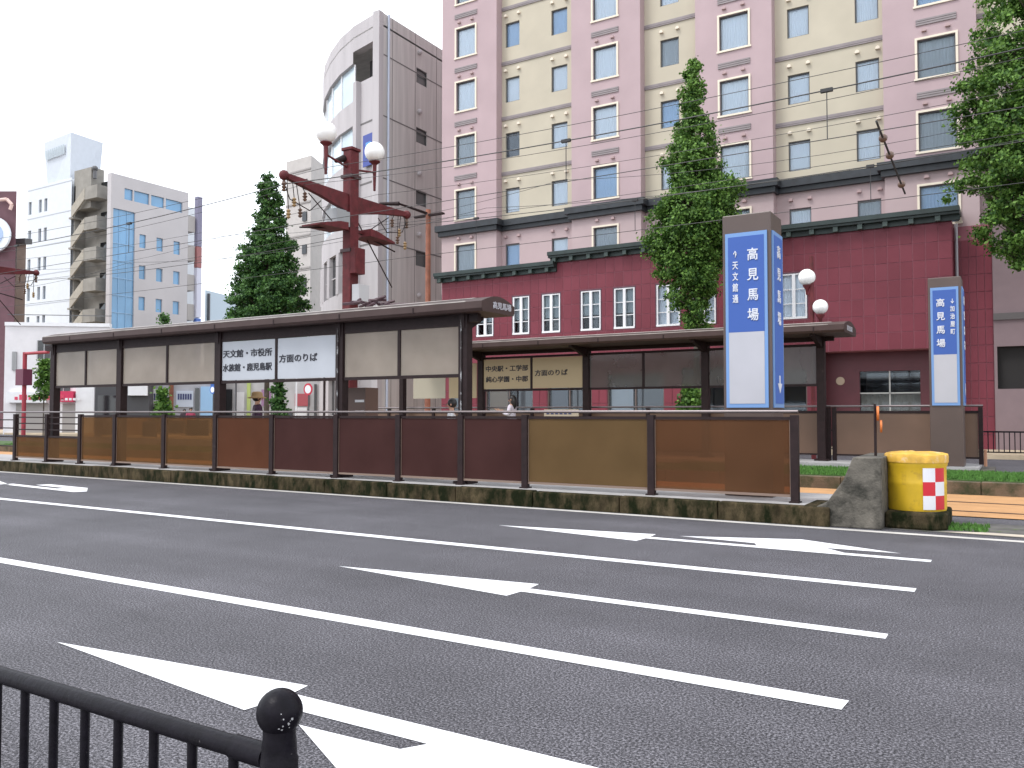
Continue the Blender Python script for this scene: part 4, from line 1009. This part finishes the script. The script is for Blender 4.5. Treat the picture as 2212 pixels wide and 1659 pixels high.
# far pale blue block
p = pd(440, 625, 130); q_ = pd(487, 640, 136)
fb = thing('pale_blue_building', 'small pale blue building far off left of the conical tree', 'building', (p.x, p.y, 0))
block('wall', [p, q_, q_+Vector((-6, 12, 0)), p+Vector((-8, 12, 0))], 0, p.z, mat('pale_blue_wall', (.45, .53, .6), .8), fb)
p2 = p.lerp(q_, .12); block('dark_edge', [p2+Vector((.05, -.1, 0)), p2+Vector((.5, -.1, 0)), p2+Vector((.5, .1, 0)), p2+Vector((.05, .1, 0))], 0, p.z-.5, M_ALUD, fb)
# purple-brown building on the far left
p = pd(0, 405, 70); q_ = pd(27, 409, 70)
pb = thing('brown_building', 'dark plum brown building with a round sign at the left edge', 'building', (p.x, p.y, 0))
lft = p+(p-q_)*4
block('wall', [lft, q_, q_+Vector((-14, 6, 0)), lft+Vector((-14, 6, 0))], 0, q_.z, mat('plum_wall', (.13, .06, .075), .7, var=.1), pb)
c = pd(-23, 505, 69.6); u = (q_-p).normalized()
n_ = Vector((u.y, -u.x, 0))
obj('round_sign', MB().tube(c, c+n_*.25, 1.55, n=32), mat('sign_pale', (.75, .8, .86), .4), pb)
obj('round_sign_inner', MB().tube(c+n_*.25, c+n_*.3, 1.0, n=32), mat('sign_sky', (.38, .5, .72), .4), pb)
c = pd(8, 440, 69.6)
obj('sign_mark', MB().path([c+u*-.9+Vector((0, 0, .3)), c+u*-.1+Vector((0, 0, .5)), c+u*.35+Vector((0, 0, .1)), c+u*.2+Vector((0, 0, -.35))], .14), mat('sign_pink', (.7, .5, .45), .5), pb)
p3, q3 = pd(28, 525, 80), pd(50, 525, 80)
bg_ = thing('tan_building', 'narrow tan building squeezed between plum and white buildings', 'building', (p3.x, p3.y, 0))
block('wall', [p3, q3, q3+Vector((-9, 4, 0)), p3+Vector((-9, 4, 0))], 0, p3.z, mat('tan_wall', (.42, .34, .28), .8, var=.08), bg_)
block('roof_edge', [p3+Vector((-.3, -.3, 0)), q3+Vector((.3, -.3, 0)), q3+Vector((.3, .4, 0)), p3+Vector((-.3, .4, 0))], p3.z, p3.z+.5, M_ALUD, bg_)
# low white shop building
def facing_block(name, label, x0, x1, ytop, d, wallmat, depth=10, ybot=None):
    """building whose front faces the viewer's side of the crossing; returns thing, origin, unit vector, normal, height"""
    a = pd(x0, ytop, d); b = pd(x1, ytop, d+1.0)
    t = thing(name, label, 'building', (a.x, a.y, 0)); u_ = Vector((b.x-a.x, b.y-a.y, 0)); L = u_.length; u_.normalize(); n_ = Vector((-u_.y, u_.x, 0))
    c2 = b+n_*depth; e2 = a+n_*depth
    block('wall', [a, b, c2, e2], 0, a.z, wallmat, t)
    return t, Vector((a.x, a.y, 0)), u_, n_, a.z, L
def fbox(o, u_, n_, s0, s1, z0, z1, off, th):
    a = o+u_*s0-n_*off; b = o+u_*s1-n_*off; c = b+n_*th; e = a+n_*th
    return MB().prism([(a.x, a.y), (b.x, b.y), (c.x, c.y), (e.x, e.y)], z0, z1, 'Z')
t, o_, u_, n_, zt2, L = facing_block('shop_building', 'low white shop building with red lettered fascia behind the shelter left end', 8, 235, 703, 58, mat('shop_white', (.72, .7, .72), .8, var=.04))
sc_ = L/227
def S(px): return (px-8)*sc_
def ZZ(y): return CAMH+(892-y)/F*58.3
obj('parapet', fbox(o_, u_, n_, 0, L, zt2, zt2+.25, .1, .5), M_WHITE, t)
for (a, b, y0, y1) in ((78, 150, 775, 735), (78, 150, 855, 830), (25, 34, 800, 760), (160, 215, 775, 735)):
    wo = obj('window', fbox(o_, u_, n_, S(a), S(b), ZZ(y0)+.0, ZZ(y1), .06, .1), M_DGLASS, t)
    for k in range(5): obj('mullion', fbox(o_, u_, n_, S(a)+(S(b)-S(a))*k/5, S(a)+(S(b)-S(a))*k/5+.07, ZZ(y0), ZZ(y1), .1, .035), mat('grey_mullion', (.35, .35, .36), .5), wo)
fs = obj('fascia_sign', fbox(o_, u_, n_, S(20), S(105), ZZ(870), ZZ(847), .5, .5), M_WHITE, t)
q = MB()
for k in range(11):
    m_ = fbox(o_, u_, n_, S(38)+k*.30, S(38)+k*.30+.2, ZZ(864), ZZ(856)+(.1 if k % 3 else -.05), .52, .03); n0 = len(q.v); q.v += m_.v; q.f += [tuple(i+n0 for i in f) for f in m_.f]
obj('red_lettering', q, mat('letter_red', (.65, .06, .12), .5), fs)
fs = obj('fascia_sign', fbox(o_, u_, n_, S(132), S(163), ZZ(868), ZZ(845), .5, .5), mat('sign_crimson', (.6, .03, .1), .5), t)
q = MB()
for k in range(5):
    m_ = fbox(o_, u_, n_, S(137)+k*.26, S(137)+k*.26+.18, ZZ(865), ZZ(860), .52, .03); n0 = len(q.v); q.v += m_.v; q.f += [tuple(i+n0 for i in f) for f in m_.f]
obj('white_lettering', q, M_WHITE, fs)
obj('shutter', fbox(o_, u_, n_, S(35), S(105), .1, ZZ(872), .05, .1), mat('shutter_grey', (.33, .31, .3), .6), t)
obj('shutter', fbox(o_, u_, n_, S(135), S(165), .1, ZZ(872), .05, .1), MATS['shutter_grey'], t)
obj('white_panel', fbox(o_, u_, n_, S(166), S(206), .1, ZZ(835), .3, .3), M_WHITE, t)
obj('roof_railing', fbox(o_, u_, n_, 0, L, zt2+.8, zt2+.85, -.3, .05), M_ALUD, t)
# dark shop and low shops beyond
t, o_, u_, n_, zt2, L = facing_block('shop_building', 'dark fronted low shop behind the left bays of the shelter', 205, 322, 800, 52, mat('shop_dark', (.06, .06, .065), .5))
obj('shopfront', fbox(o_, u_, n_, L*.05, L*.5, .2, 2.6, .04, .05), M_DGLASS, t)
obj('white_canopy', fbox(o_, u_, n_, L*.62, L*.98, 2.6, 3.2, .5, .6), M_WHITE, t)
obj('counter', fbox(o_, u_, n_, L*.5, L*.98, .1, 1.2, .4, .3), mat('tan_counter', (.3, .2, .12), .6), t)
t, o_, u_, n_, zt2, L = facing_block('shop_building', 'low grey shop with pale blue posters seen under the shelter', 322, 476, 790, 56, mat('shop_grey', (.38, .38, .42), .7, var=.08))
q = 0
for (a, b, z0, z1, m_) in ((.02, .2, 2.1, 3.1, M_WHITE), (.28, .34, .1, 4, M_RUST), (.38, .62, 1.9, 3.0, mat('poster_pale', (.5, .55, .65), .5)), (.72, .98, 1.2, 3.3, mat('poster_blue', (.3, .5, .75), .5)), (.86, .97, 3.0, 3.5, mat('poster_navy', (.05, .15, .5), .5)), (.04, .22, .1, 1.9, M_DGLASS), (.64, .7, .1, 3.2, M_DGLASS)):
    obj('poster', fbox(o_, u_, n_, L*a, L*b, z0, z1, .08, .07), m_, t)
q = MB()
for k in range(5):
    m_ = fbox(o_, u_, n_, L*(.04+.03*k), L*(.06+.03*k), 2.35, 2.8, .1, .015); n0 = len(q.v); q.v += m_.v; q.f += [tuple(i+n0 for i in f) for f in m_.f]
for k in range(6):
    m_ = fbox(o_, u_, n_, L*(.40+.034*k), L*(.425+.034*k), 2.4, 2.8, .1, .015); n0 = len(q.v); q.v += m_.v; q.f += [tuple(i+n0 for i in f) for f in m_.f]
obj('lettering_marks', q, mat('mark_navy', (.04, .05, .15), .5), t)
t, o_, u_, n_, zt2, L = facing_block('shop_building', 'low pale shop row with small signs behind the straw hat passenger', 476, 735, 800, 60, mat('shop_pale', (.5, .49, .5), .7, var=.08))
for i, (a, b, z0, z1, m_) in enumerate(((.02, .1, .5, 3.2, M_DGLASS), (.12, .2, .4, 3.0, M_WHITE), (.22, .25, .2, 3.8, mat('lime_banner', (.5, .6, .2), .5)), (.34, .42, 2.0, 3.2, mat('mauve_sign', (.35, .2, .35), .5)), (.5, .6, .2, 1.6, M_DGLASS), (.62, .74, 2.0, 2.9, mat('awning_red', (.45, .1, .12), .6)), (.64, .72, .3, 1.9, M_WHITE), (.78, .8, .1, 3.6, M_ALUD), (.84, .9, .6, 2.0, mat('notice_pink', (.7, .45, .45), .5)), (.92, .99, .3, 3.2, mat('shop_teal', (.12, .17, .15), .5)))):
    obj('shop_sign' if z0 > 1.5 else 'shop_panel', fbox(o_, u_, n_, L*a, L*b, z0, z1, .1, .09), m_, t)
# red frame post on the left
p = atY(54, 761, 20.0); q_ = atY(104, 764, 20.0)
t = thing('red_post', 'red steel post with a top bracket and box left of the shelter', 'post', (p.x, 20, 0))
M_BRED = mat('bright_red_paint', (.32, .03, .05), .5, var=.1)
obj('post', MB().tube((p.x, 20, 0), (p.x, 20, p.z), .09), M_BRED, t, smooth=True)
obj('bracket', MB().tube((p.x, 20, p.z-.06), (q_.x, 20, p.z-.06), .07), M_BRED, t)
pz = atY(52, 815, 20).z; obj('signal_box', MB().box(p.x-.35, p.x+.25, 19.8, 20.2, pz-.35, pz+.35), mat('maroon_box', (.12, .02, .05), .5), t)
# far pavement railing, slat by slat
XR0 = XatY(2122, 31.4)
rl = thing('pavement_railing', 'black barred pedestrian railing on the far pavement at the right edge', 'railing', (XR0, 31.4, .12))
obj('top_rail', MB().box(XR0-12, 9, 31.37, 31.43, .86, .91), M_BLACK, rl); obj('bottom_rail', MB().box(XR0-12, 9, 31.37, 31.43, .2, .24), M_BLACK, rl)
first = obj('bar', MB().box(XR0-.015, XR0+.015, 31.385, 31.415, .24, .86), M_BLACK, rl)
for k in range(1, 60): share('bar', first, rl, (.15*k, 0, 0))
for k in range(1, 60): share('bar', first, rl, (-.15*k, 0, 0))
for i, px in enumerate((2126, )):
    X = XatY(px, 21.9); t = obj('delineator_post', MB().tube((X, 22.2, 0), (X, 22.2, .65), .04, .03), mat('faded_orange', (.4, .2, .12), .6), loc=None, smooth=True)
    tag(t, 'short faded orange delineator post right of the far fence end', 'bollard')

# ------------------------------------------------------------------ trees
def leaf_mat(name, c1, c2):
    m = bpy.data.materials.new(name); m.use_nodes = True; t = m.node_tree; b = t.nodes['Principled BSDF']
    geo = t.nodes.new('ShaderNodeNewGeometry'); n = t.nodes.new('ShaderNodeTexNoise'); n.inputs['Scale'].default_value = 2.2; n.inputs['Detail'].default_value = 3
    t.links.new(geo.outputs['Position'], n.inputs['Vector'])
    ad = t.nodes.new('ShaderNodeMath'); ad.operation = 'ADD'; mu = t.nodes.new('ShaderNodeMath'); mu.operation = 'MULTIPLY_ADD'
    t.links.new(geo.outputs['Random Per Island'], mu.inputs[0]); mu.inputs[1].default_value = .55; mu.inputs[2].default_value = -.27
    t.links.new(n.outputs['Fac'], ad.inputs[0]); t.links.new(mu.outputs[0], ad.inputs[1])
    r = t.nodes.new('ShaderNodeValToRGB'); r.color_ramp.elements[0].position = .3; r.color_ramp.elements[1].position = .72
    r.color_ramp.elements[0].color = (*c1, 1); r.color_ramp.elements[1].color = (*c2, 1)
    t.links.new(ad.outputs[0], r.inputs[0]); t.links.new(r.outputs[0], b.inputs['Base Color'])
    b.inputs['Roughness'].default_value = .55; b.inputs['Specular IOR Level'].default_value = .3
    tl = t.nodes.new('ShaderNodeBsdfTranslucent'); t.links.new(r.outputs[0], tl.inputs[0])
    mx_ = t.nodes.new('ShaderNodeMixShader'); mx_.inputs[0].default_value = .3
    o = t.nodes['Material Output']; t.links.new(b.outputs[0], mx_.inputs[1]); t.links.new(tl.outputs[0], mx_.inputs[2]); t.links.new(mx_.outputs[0], o.inputs[0])
    return m
M_LEAF = leaf_mat('ginkgo_leaves', (.028, .08, .013), (.17, .31, .06))
M_LEAFD = leaf_mat('dark_leaves', (.018, .06, .016), (.10, .215, .05))
M_BARK = mat('bark', (.09, .07, .055), .9, var=.3, vscale=4, bump=.6, bscale=14)
def tree(label, X, Y, prof, z0, zt, m, n_cl, leaf=.09, per=110, seed=1, group='ginkgo trees on the far pavement', trunk_r=.17, fill=.35):
    """prof: list of (z, left, right) half widths; branches end in clumps of leaves"""
    rnd = random.Random(seed); t = thing('ginkgo_tree', label, 'tree', (X, Y, .1), group)
    prof = sorted(prof)
    def wid(z):
        for (a, l0, r0), (b, l1, r1) in zip(prof, prof[1:]):
            if a <= z <= b:
                f = (z-a)/(b-a); return l0+(l1-l0)*f, r0+(r1-r0)*f
        return (.15, .15)
    zlo, zhi = prof[0][0], prof[-1][0]
    tr = MB(); pts = []; nseg = 8
    for i in range(nseg+1):
        z = .1+(zhi-.2)*i/nseg; pts.append(Vector((X+(rnd.uniform(-.06, .06) if i else 0), Y+(rnd.uniform(-.06, .06) if i else 0), z)))
    for i in range(nseg): tr.tube(pts[i], pts[i+1], trunk_r*(1-i/nseg*.85), trunk_r*(1-(i+1)/nseg*.85), n=9, cap=(i in (0, nseg-1)))
    obj('trunk', tr, M_BARK, t, smooth=True)
    lv = []; lf = []; br = MB(); wmax = max(max(l, r) for _, l, r in prof)
    cl = 0
    while cl < n_cl:
        z = rnd.uniform(zlo, zhi); l, r = wid(z); w_ = (l+r)/2
        if rnd.random() > (w_/wmax)**1.3+.06: continue
        a = rnd.uniform(0, 2*math.pi); rr = math.sqrt(rnd.uniform(fill**2, 1.0))*rnd.uniform(.72, 1.14)
        cx = math.cos(a); side = r if cx > 0 else l
        c = Vector((X+cx*rr*side, Y+math.sin(a)*rr*w_, z)); cl += 1
        s = rnd.uniform(.16, .42)*(.6+.4*w_/wmax)
        if rnd.random() < .55:
            base = Vector((X, Y, max(.8, z-rr*w_*.55))); br.tube(base, c, .03, .008, n=4, cap=False)
        out_ = Vector((cx, math.sin(a), .25)).normalized()
        k = int(per*s/.3)
        for _ in range(k):
            d = Vector((rnd.gauss(0, 1), rnd.gauss(0, 1), rnd.gauss(0, .75)))
            p_ = c+d*s*.5
            nr = (Vector((rnd.uniform(-1, 1), rnd.uniform(-1, 1), rnd.uniform(-.2, 1)))+out_*.5).normalized()
            u_ = nr.orthogonal().normalized(); v_ = nr.cross(u_); sz = leaf*rnd.uniform(.55, 1.25); an = rnd.uniform(0, 6.28)
            uu = (u_*math.cos(an)+v_*math.sin(an))*sz; vv = (v_*math.cos(an)-u_*math.sin(an))*sz*.8
            b = len(lv)*1; lv += [p_-uu*.5, p_+vv*.5+uu*.2, p_+uu*.55, p_-vv*.5+uu*.2]; lf.append((b, b+1, b+2, b+3))
    obj('branches', br, M_BARK, t, kind='stuff')
    me = MB(); me.v = lv; me.f = lf; obj('crown', me, m, t)
    return t
def prof_from(cxp, Y, rows_):
    d = atY(cxp, 892, Y); a = (cxp-1106)/F; dep = Y/(math.cos(YAW)+a*math.sin(YAW)); s = dep/F
    return d.x, [(CAMH+(892-y)*s, (cxp-l)*s*.93, (r-cxp)*s*.93) for y, l, r in rows_]
X, pr = prof_from(576, 33, [(368, 573, 580), (400, 556, 600), (440, 545, 606), (470, 545, 612), (500, 535, 625), (530, 524, 640), (560, 512, 648), (600, 502, 660), (640, 495, 672), (680, 484, 682), (740, 490, 670), (790, 520, 640)])
tree('dark conical ginkgo tree rising above the near shelter roof left of the red pole', X, 33, pr, 0, 0, M_LEAFD, 1000, leaf=.15, per=90, seed=3)
X, pr = prof_from(1503, 31.8, [(122, 1500, 1508), (150, 1486, 1522), (200, 1478, 1528), (250, 1470, 1535), (300, 1452, 1560), (345, 1432, 1568), (385, 1445, 1585), (410, 1442, 1612), (450, 1402, 1612), (500, 1396, 1590), (550, 1402, 1570), (600, 1405, 1552), (640, 1430, 1545), (680, 1465, 1540), (712, 1488, 1530)])
tree('slender tall ginkgo tree in front of the hotel between cream bays', X, 31.8, pr, 0, 0, M_LEAF, 680, leaf=.12, per=110, seed=5, trunk_r=.15)
X, pr = prof_from(2275, 30.5, [(-260, 2200, 2350), (-120, 2165, 2400), (0, 2135, 2420), (60, 2110, 2440), (130, 2103, 2450), (200, 2092, 2460), (260, 2085, 2460), (320, 2070, 2480), (380, 2072, 2480), (430, 2085, 2470), (480, 2110, 2460), (530, 2150, 2420), (570, 2190, 2380)])
tree('broad leafy ginkgo tree filling the upper right corner', X, 30.5, pr, 0, 0, M_LEAF, 900, leaf=.12, per=120, seed=9, trunk_r=.2)
def shrub(label, X, Y, z, r, h, n, seed, m=M_LEAF, nm='shrub'):
    rnd = random.Random(seed); t = thing(nm, label, 'shrub', (X, Y, 0)); q = MB()
    cen = []
    for _ in range(26):
        a = rnd.uniform(0, 6.28); zz = rnd.uniform(0, 1)**1.2; rr = r*(1-zz*.75)*rnd.uniform(.3, 1)
        cen.append((Vector((X+rr*math.cos(a), Y+rr*math.sin(a), z+h*zz)), rnd.uniform(.1, .24)*r*1.2))
    for _ in range(n):
        c_, s__ = rnd.choice(cen)
        p_ = c_+Vector((rnd.gauss(0, 1), rnd.gauss(0, 1), rnd.gauss(0, .8)))*s__; nr = Vector((rnd.uniform(-1, 1), rnd.uniform(-1, 1), rnd.uniform(0, 1))).normalized()
        u_ = nr.orthogonal()*.07; v_ = nr.cross(u_); q.quad(p_-u_, p_+v_*.8, p_+u_, p_-v_*.8)
    obj('foliage', q, m, t); obj('stem', MB().tube((X, Y, 0), (X, Y, z+h*.6), .04), M_BARK, t)
shrub('bright green shrub seen under the far shelter panels', XatY(1493, 31.5), 31.5, 1.2, .6, 1.3, 2600, 2)
shrub('small green sapling seen under the near shelter left bays', XatY(350, 24), 24, 1.2, .5, 1.3, 1600, 4)
shrub('leafy green sapling beside the left end column of the shelter', XatY(94, 30), 30, 2.4, .6, 2.6, 2600, 6)
shrub('thin green sapling trunk behind the straw hat passenger', XatY(600, 30), 30, 1.2, .5, 2.2, 1600, 8, M_LEAFD)
shrub('pointed dark shrub top peeking over the shelter roof', pd(350, 690, 60).x, pd(350, 690, 60).y, 5.6, .9, 3.0, 1600, 12, M_LEAFD)
# ------------------------------------------------------------------ people
def skin_obj(name, pts, edges, m, parent, sub=2, root=0, shape=None):
    """pts: (x,y,z,rx,ry) relative to the person's feet"""
    me = bpy.data.meshes.new(name); me.from_pydata([p[:3] for p in pts], edges, []); me.materials.append(m)
    o = bpy.data.objects.new(name, me); sc.collection.objects.link(o); o.parent = parent
    sk = o.modifiers.new('skin', 'SKIN'); sk.use_smooth_shade = True
    for i, p in enumerate(pts):
        d = me.skin_vertices[0].data[i]; d.radius = (p[3], p[4] if len(p) > 4 else p[3]); d.use_root = (i == root)
    s = o.modifiers.new('sub', 'SUBSURF'); s.levels = sub; s.render_levels = sub
    return o
def person(label, X, Y, z, rz, h, top, bottom, hair, hat=None, arms='down', long_hair=False, bag=False, skirt=False):
    t = thing('person', label, 'person', (X, Y, z)); t.rotation_euler = (0, 0, rz); k = h/1.65
    # faces -Y in its own frame
    if arms == 'down': el, wr = (.24, .02, 1.08), (.25, -.06, .84)
    elif arms == 'fold': el, wr = (.24, .0, 1.07), (.08, -.26, 1.12)
    else: el, wr = (.22, -.04, 1.10), (.14, -.34, 1.22)
    P = [(0, 0, .92, .135, .10), (0, -.01, 1.12, .12, .09), (0, 0, 1.33, .15, .095), (0, .01, 1.42, .06, .06), (0, 0, 1.47, .05, .05), (0, -.01, 1.54, .078, .092), (0, -.01, 1.62, .06, .07)]
    E = [(0, 1), (1, 2), (2, 3), (3, 4), (4, 5), (5, 6)]
    for s in (-1, 1):
        b = len(P); P += [(s*.165, 0, 1.35, .055, .055), (s*el[0], el[1], el[2], .04, .04), (s*wr[0], wr[1], wr[2], .026, .026)]
        d = Vector((s*wr[0]-s*el[0], wr[1]-el[1], wr[2]-el[2])).normalized(); pw = Vector((s*wr[0], wr[1], wr[2])); pm = pw+d*.06
        P += [(*pm, .03, .018)]; E += [(2, b), (b, b+1), (b+1, b+2), (b+2, b+3)]
        sd = d.orthogonal().normalized()
        for q, (off, ln) in enumerate(((-.024, .075), (-.008, .085), (.008, .08), (.024, .062))):
            f = pm+d*(.03+ln)+sd*off*1.2-Vector((0, .012, 0)); P.append((*f, .0075, .0075)); E.append((b+3, len(P)-1))
        th = pw+d*.05+sd*-.05; P.append((*th, .009, .009)); E.append((b+2, len(P)-1))
        b = len(P); P += [(s*.09, 0, .86, .085, .09), (s*.095, -.01, .48, .055, .055), (s*.1, .02, .09, .035, .035), (s*.105, -.12, .035, .035, .025)]
        E += [(0, b), (b, b+1), (b+1, b+2), (b+2, b+3)]
    P = [(a*k, b*k, c*k, *[r*k for r in rest]) for a, b, c, *rest in P]
    body = skin_obj('body', P, E, M_SKIN, t)
    # face features
    def small(nm, c, r, m, sz=1.0, par=body):
        q = MB().ball((c[0]*k, c[1]*k, c[2]*k), r*k, 10, 6, sz); me = mk(nm, q, m); me.shade_smooth(); o = raw(nm, me, par); return o
    for s in (-1, 1):
        small('eye', (s*.03, -.096, 1.555), .011, M_LETK); small('ear', (s*.08, 0, 1.545), .022, M_SKIN, 1.4)
    small('nose', (0, -.106, 1.525), .014, M_SKIN, 1.4); small('mouth', (0, -.098, 1.49), .016, mat('lips', (.35, .12, .1), .5), .4)
    # clothing grown on the same skeleton, slightly larger
    T = [(0, 0, .86, .15, .12), (0, -.01, 1.1, .14, .11), (0, 0, 1.33, .165, .112), (0, .01, 1.41, .07, .07)]; TE = [(0, 1), (1, 2), (2, 3)]
    for s in (-1, 1):
        b = len(T); T += [(s*.17, 0, 1.345, .07, .07), (s*el[0], el[1], el[2], .056, .056), (s*(el[0]*.4+wr[0]*.6), el[1]*.4+wr[1]*.6, el[2]*.4+wr[2]*.6, .046, .046)]; TE += [(2, b), (b, b+1), (b+1, b+2)]
    T = [(a*k, b*k, c*k, *[r*k for r in rest]) for a, b, c, *rest in T]; skin_obj('top', T, TE, top, t)
    if skirt:
        q = MB().lathe((0, 0, 0), [(.24*k, .42*k), (.2*k, .65*k), (.155*k, .95*k), (.14*k, 1.0*k)], 20); me = mk('skirt', q, bottom); me.shade_smooth(); raw('skirt', me, t)
    else:
        L = [(0, 0, .93, .15, .12)]; LE = []
        for s in (-1, 1):
            b = len(L); L += [(s*.092, 0, .84, .1, .1), (s*.097, -.01, .48, .072, .072), (s*.1, .02, .12, .06, .06)]; LE += [(0, b), (b, b+1), (b+1, b+2)]
        L = [(a*k, b*k, c*k, *[r*k for r in rest]) for a, b, c, *rest in L]; skin_obj('trousers', L, LE, bottom, t)
    for s in (-1, 1):
        q = MB().ball((s*.104*k, -.05*k, .045*k), .065*k, 12, 8, .65); q.v = [(v[0], -.05*k+(v[1]+.05*k)*1.9, v[2]) for v in q.v]; raw('shoe', mk('shoe', q, M_LETK), t)
    H = MB().ball((0, .018*k, 1.575*k), .1*k, 18, 12, 1.08)
    me = mk('hair', H, hair); me.shade_smooth(); hr = raw('hair', me, t)
    if long_hair:
        q = MB().lathe((0, .05*k, 0), [(.05*k, 1.28*k), (.085*k, 1.36*k), (.095*k, 1.5*k), (.08*k, 1.62*k)], 16); me = mk('hair_length', q, hair); me.shade_smooth(); raw('hair_length', me, hr)
    if hat:
        q = MB().lathe((0, .01*k, 1.59*k), [(.2*k, -.045*k), (.205*k, -.03*k), (.125*k, .0), (.118*k, .07*k), (.085*k, .1*k), (.02*k, .105*k)], 26); me = mk('hat', q, hat); me.shade_smooth(); raw('hat', me, t)
    if bag:
        q = MB().box(.2*k, .34*k, -.12*k, .12*k, .75*k, 1.0*k); raw('bag', mk('bag', q, mat('tan_bag', (.3, .18, .1), .6)), t)
    return t
def px_at(px, Y): return XatY(px, Y)
person('person in a straw hat and dark plum top under the white boards', px_at(556, 13.15), 13.15, Z1, R(150), 1.70, mat('plum_top', (.045, .015, .04), .8), M_LETK, M_HAIR, hat=mat('straw', (.42, .27, .13), .8))
person('person in a white patterned shirt with folded arms beside the right column', px_at(975, 13.2), 13.2, Z1, R(-60), 1.52, mat('white_shirt', (.62, .62, .64), .8, var=.2, vscale=14), mat('navy', (.03, .03, .06), .8), M_HAIR, arms='fold')
person('person with long dark hair and a pale lilac dress reaching forward on the far platform', px_at(1106, 20.3), 20.3, Z2, R(-80), 1.62, mat('lilac', (.66, .6, .68), .8), mat('lilac_skirt', (.6, .53, .62), .8), M_HAIR, arms='out', long_hair=True, skirt=True)
person('person in a red top walking on the far pavement left of the middle column', px_at(412, 32.5), 32.5, .12, R(60), 1.7, mat('pinkred', (.4, .06, .12), .8), M_LETK, M_HAIR)
person('person in dark clothes walking ahead of the red topped walker', px_at(398, 33), 33, .12, R(60), 1.62, mat('darktop', (.05, .03, .04), .8), M_LETK, M_HAIR, bag=True)
# benches on the platforms, seen above the fences
for (lab, X, Y, z) in (('long wooden bench under the near shelter right half', px_at(900, 13.0), 13.0, Z1), ('wooden bench under the far shelter board', px_at(1210, 20.4), 20.4, Z2)):
    t = thing('bench', lab, 'bench', (X, Y, z))
    for k in range(4): obj('seat_slat', MB().box(X-.9, X+.9, Y-.2+k*.1, Y-.12+k*.1, z+.42, z+.45), mat('bench_wood', (.22, .12, .07), .6), t)
    for s in (-.75, .75): obj('leg', MB().box(X+s-.03, X+s+.03, Y-.18, Y+.16, z, z+.42), M_BROWN, t)
tb_ = thing('timetable_board', 'cream timetable board standing on the far platform beside the long haired passenger', 'sign', (px_at(1212, 20.7), 20.7, Z2))
a, b = px_at(1176, 20.7), px_at(1250, 20.7)
obj('board', MB().box(a, b, 20.68, 20.72, 1.38, 1.60), mat('cream_board', (.5, .42, .32), .6), tb_)
q = MB()
for k in range(6): q.box(a+.08+k*.14, a+.17+k*.14, 20.672, 20.681, 1.46, 1.52)
obj('print', q, MATS['mark_navy'], tb_)
for X in (a+.1, b-.1): obj('leg', MB().box(X-.02, X+.02, 20.68, 20.72, Z2, 1.38), M_BROWN, tb_)
vm2 = thing('vending_cabinet', 'dark brown cabinet with white shelf gaps on the near platform', 'cabinet', (px_at(772, 13.2), 13.2, Z1))
a, b = px_at(756, 13.2), px_at(803, 13.2)
obj('cabinet_body', MB().box(a, b, 13.0, 13.4, Z1, 2.02), mat('cabinet_brown', (.12, .07, .055), .5), vm2)
for z in (1.5, 1.72): obj('shelf_gap', MB().box(a+(b-a)*.55, b-.03, 12.985, 13.0, z, z+.05), M_WHITE, vm2)
# thin cable heap lying on the near shelter roof
q = MB(); rnd = random.Random(3); a, b = px_at(782, 13), px_at(870, 13)
for k in range(26):
    X = rnd.uniform(a, a+(b-a)*.55); c = Vector((X, 12.9+rnd.uniform(-.25, .25), 3.62+rnd.uniform(0, .16))); d = Vector((rnd.uniform(-.35, .35), rnd.uniform(-.2, .2), rnd.uniform(-.06, .06))); q.tube(c, c+d, .03, n=5)
q.tube((a+(b-a)*.5, 12.9, 3.66), (b+.6, 12.9, 3.62), .035, n=6)
tag(obj('cable_bundle', q, mat('cable_maroon', (.05, .02, .028), .6), loc=(a, 12.9, 3.6)), 'tangled maroon cable bundle lying on the near shelter roof by the red pole', 'cable')

# ------------------------------------------------------------------ street signs beyond the tracks
def round_sign(label, px, y, Y, r, cm):
    p_ = atY(px, y, Y); t = thing('road_sign', label, 'road sign', (p_.x, Y, 0))
    obj('pole', MB().tube((p_.x, Y, 0), (p_.x, Y, p_.z+r), .035), M_ALUD, t, smooth=True)
    d = obj('sign_face', MB().tube((p_.x, Y-.06, p_.z), (p_.x, Y-.04, p_.z), r, n=24), cm, t)
    obj('sign_centre', MB().tube((p_.x, Y-.068, p_.z), (p_.x, Y-.061, p_.z), r*.68, n=24), M_WHITE, d)
round_sign('round red edged road sign on a grey pole behind the white board', 667, 841, 32, .32, mat('sign_red', (.5, .03, .06), .5))
round_sign('small round blue edged road sign beyond the left bays of the shelter', 461, 842, 31.8, .24, MATS['poster_navy'])
for i, (px, Y) in enumerate(((509, 31.8), (640, 33.0), (700, 32.2))):
    X = px_at(px, Y); t = tag(obj('slim_post', MB().tube((X, Y, 0), (X, Y, 3.6+i*.4), .05, n=8), (M_ALUD, M_WHITE, M_BROWN)[i], smooth=True), ['slim grey post left of the straw hat passenger', 'slim white post between the sapling and the red pole', 'slim brown post just left of the red pole foot'][i], 'post')
